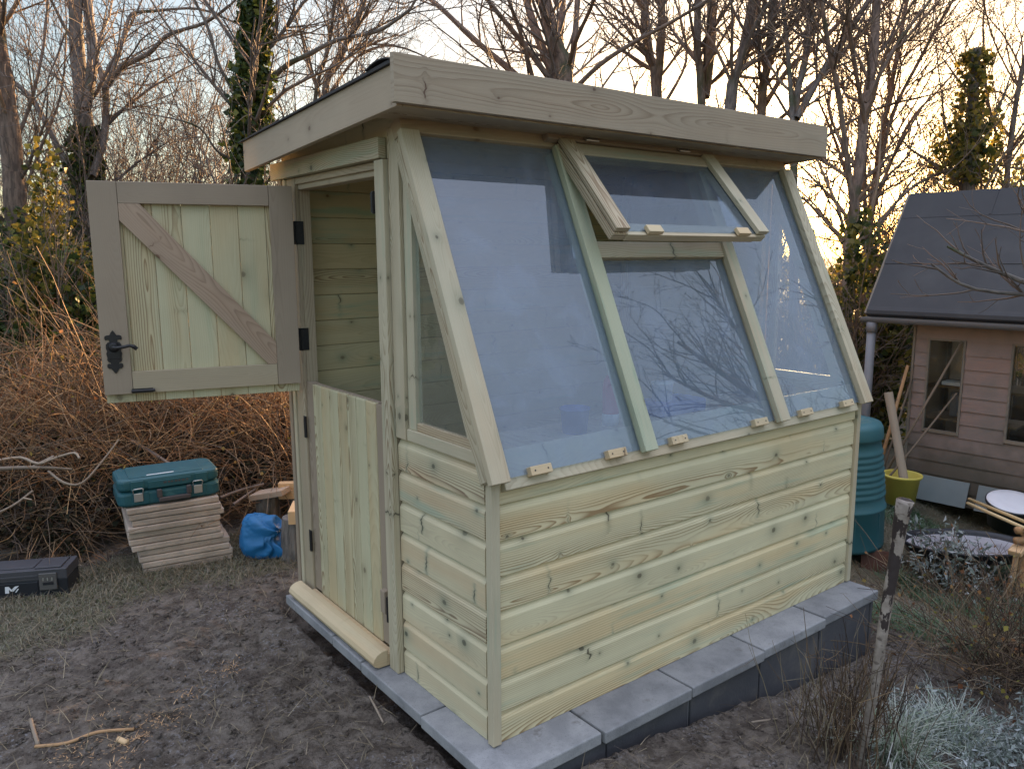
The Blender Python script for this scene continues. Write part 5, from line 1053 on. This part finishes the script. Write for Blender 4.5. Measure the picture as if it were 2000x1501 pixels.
o = link('straw_litter', blades('straw_litter', Ps+np.array((0, 0, .004)), .03+.11*rs.rand(len(Ps))**2, .0026, 1.42, .15), W['straw']); tag(o, 'dry straw and root bits strewn over the soil', kind='stuff')
def clods(n):
    P = scatter_xy(n, -2.2, 3.2, -1.7, 2.3, lambda x, y: off(x, y)*(1-turf(x, y)*.7)*(.25+.75*vnoise(x*5, y*5, 31))); s_ = .0025+.011*rs.rand(n)**4
    base = np.array([(1, 0, 0), (-1, 0, 0), (0, 1, 0), (0, -1, 0), (0, 0, 1), (0, 0, -1), (.6, .6, .55), (-.6, .6, .55), (.6, -.6, .55), (-.6, -.6, .55)]); 
    F0 = np.array([(4, 6, 8), (4, 7, 6), (4, 9, 7), (4, 8, 9), (0, 8, 6), (2, 6, 7), (1, 7, 9), (3, 9, 8), (0, 6, 2), (2, 7, 1), (1, 9, 3), (3, 8, 0)])
    V = base[None]*(1+rs.uniform(-.35, .35, (n, 10, 1)))*s_[:, None, None]*np.array((1.2, 1, .75)); V = V+P[:, None]+np.array((0, 0, .001)); F = F0[None]+np.arange(n)[:, None, None]*10
    o = link('soil_clods', np_mesh('soil_clods', V.reshape(-1, 3), F.reshape(-1, 3)), W['soil']); tag(o, 'loose dark clods of dug soil', kind='stuff')
clods(16000)
W['flake'] = rampmat('sawdust', [(.42, .24, .12), (.55, .36, .2), (.35, .2, .1)], .8)
fl = []
for u, v, n_, sx in ((445, 1302, 260, .05), (368, 1352, 170, .05), (300, 1408, 300, .06), (345, 1400, 120, .05), (240, 1450, 260, .06), (140, 1472, 240, .06), (215, 1395, 120, .06), (270, 1440, 160, .03), (230, 1495, 160, .05)):
    q = gpt(u, v, -.06); x = rs.normal(q.x, sx*.8, int(n_*.35)); y = rs.normal(q.y, sx*.7, int(n_*.35)); fl.append(np.stack([x, y, ground_z(x, y)+.003], 1))
fl = np.concatenate(fl); o = link('wood_shavings', blades('wood_shavings', fl, .006+.02*rs.rand(len(fl))**2, .0028, 1.45, .1), W['flake']); tag(o, 'orange wood shavings in patches on the dark soil', kind='stuff')
def stick(pts, r_, mat, lb):
    P = [gpt(u, v, -.06) for u, v in pts]; P = [Vector((p.x, p.y, gz(p.x, p.y)+r_*.8)) for p in P]; n_ = len(P); o = MB().tube(smoothpts(P, 4) if n_ > 2 else P, r_, 8).build('stick', W[mat], smooth=True); recentre(o, P[0]); tag(o, lb, 'stick', 'sticks lying on the soil')
stick([(68, 1452), (130, 1447), (190, 1432), (262, 1422)], .006, 'rustic', 'long brown stick lying flat in the bottom left')
stick([(60, 1405), (66, 1428), (74, 1450)], .007, 'pale', 'short pale stick meeting the end of the long brown one')
stick([(722, 1355), (735, 1380), (748, 1402)], .004, 'pale', 'thin pale twig on the soil near the half slab')
stick([(232, 1446), (248, 1456)], .010, 'offcut', 'stubby wood chip near the long brown stick')
stick([(1470, 1370), (1520, 1352)], .004, 'pale', 'pale twig on the soil before the brick plinth')
stick([(1830, 1162), (1848, 1150)], .008, 'pale', 'first of two pale sticks on the turf behind the stake')
stick([(1836, 1175), (1852, 1150)], .006, 'pale', 'thinner pale stick on the turf behind the stake')
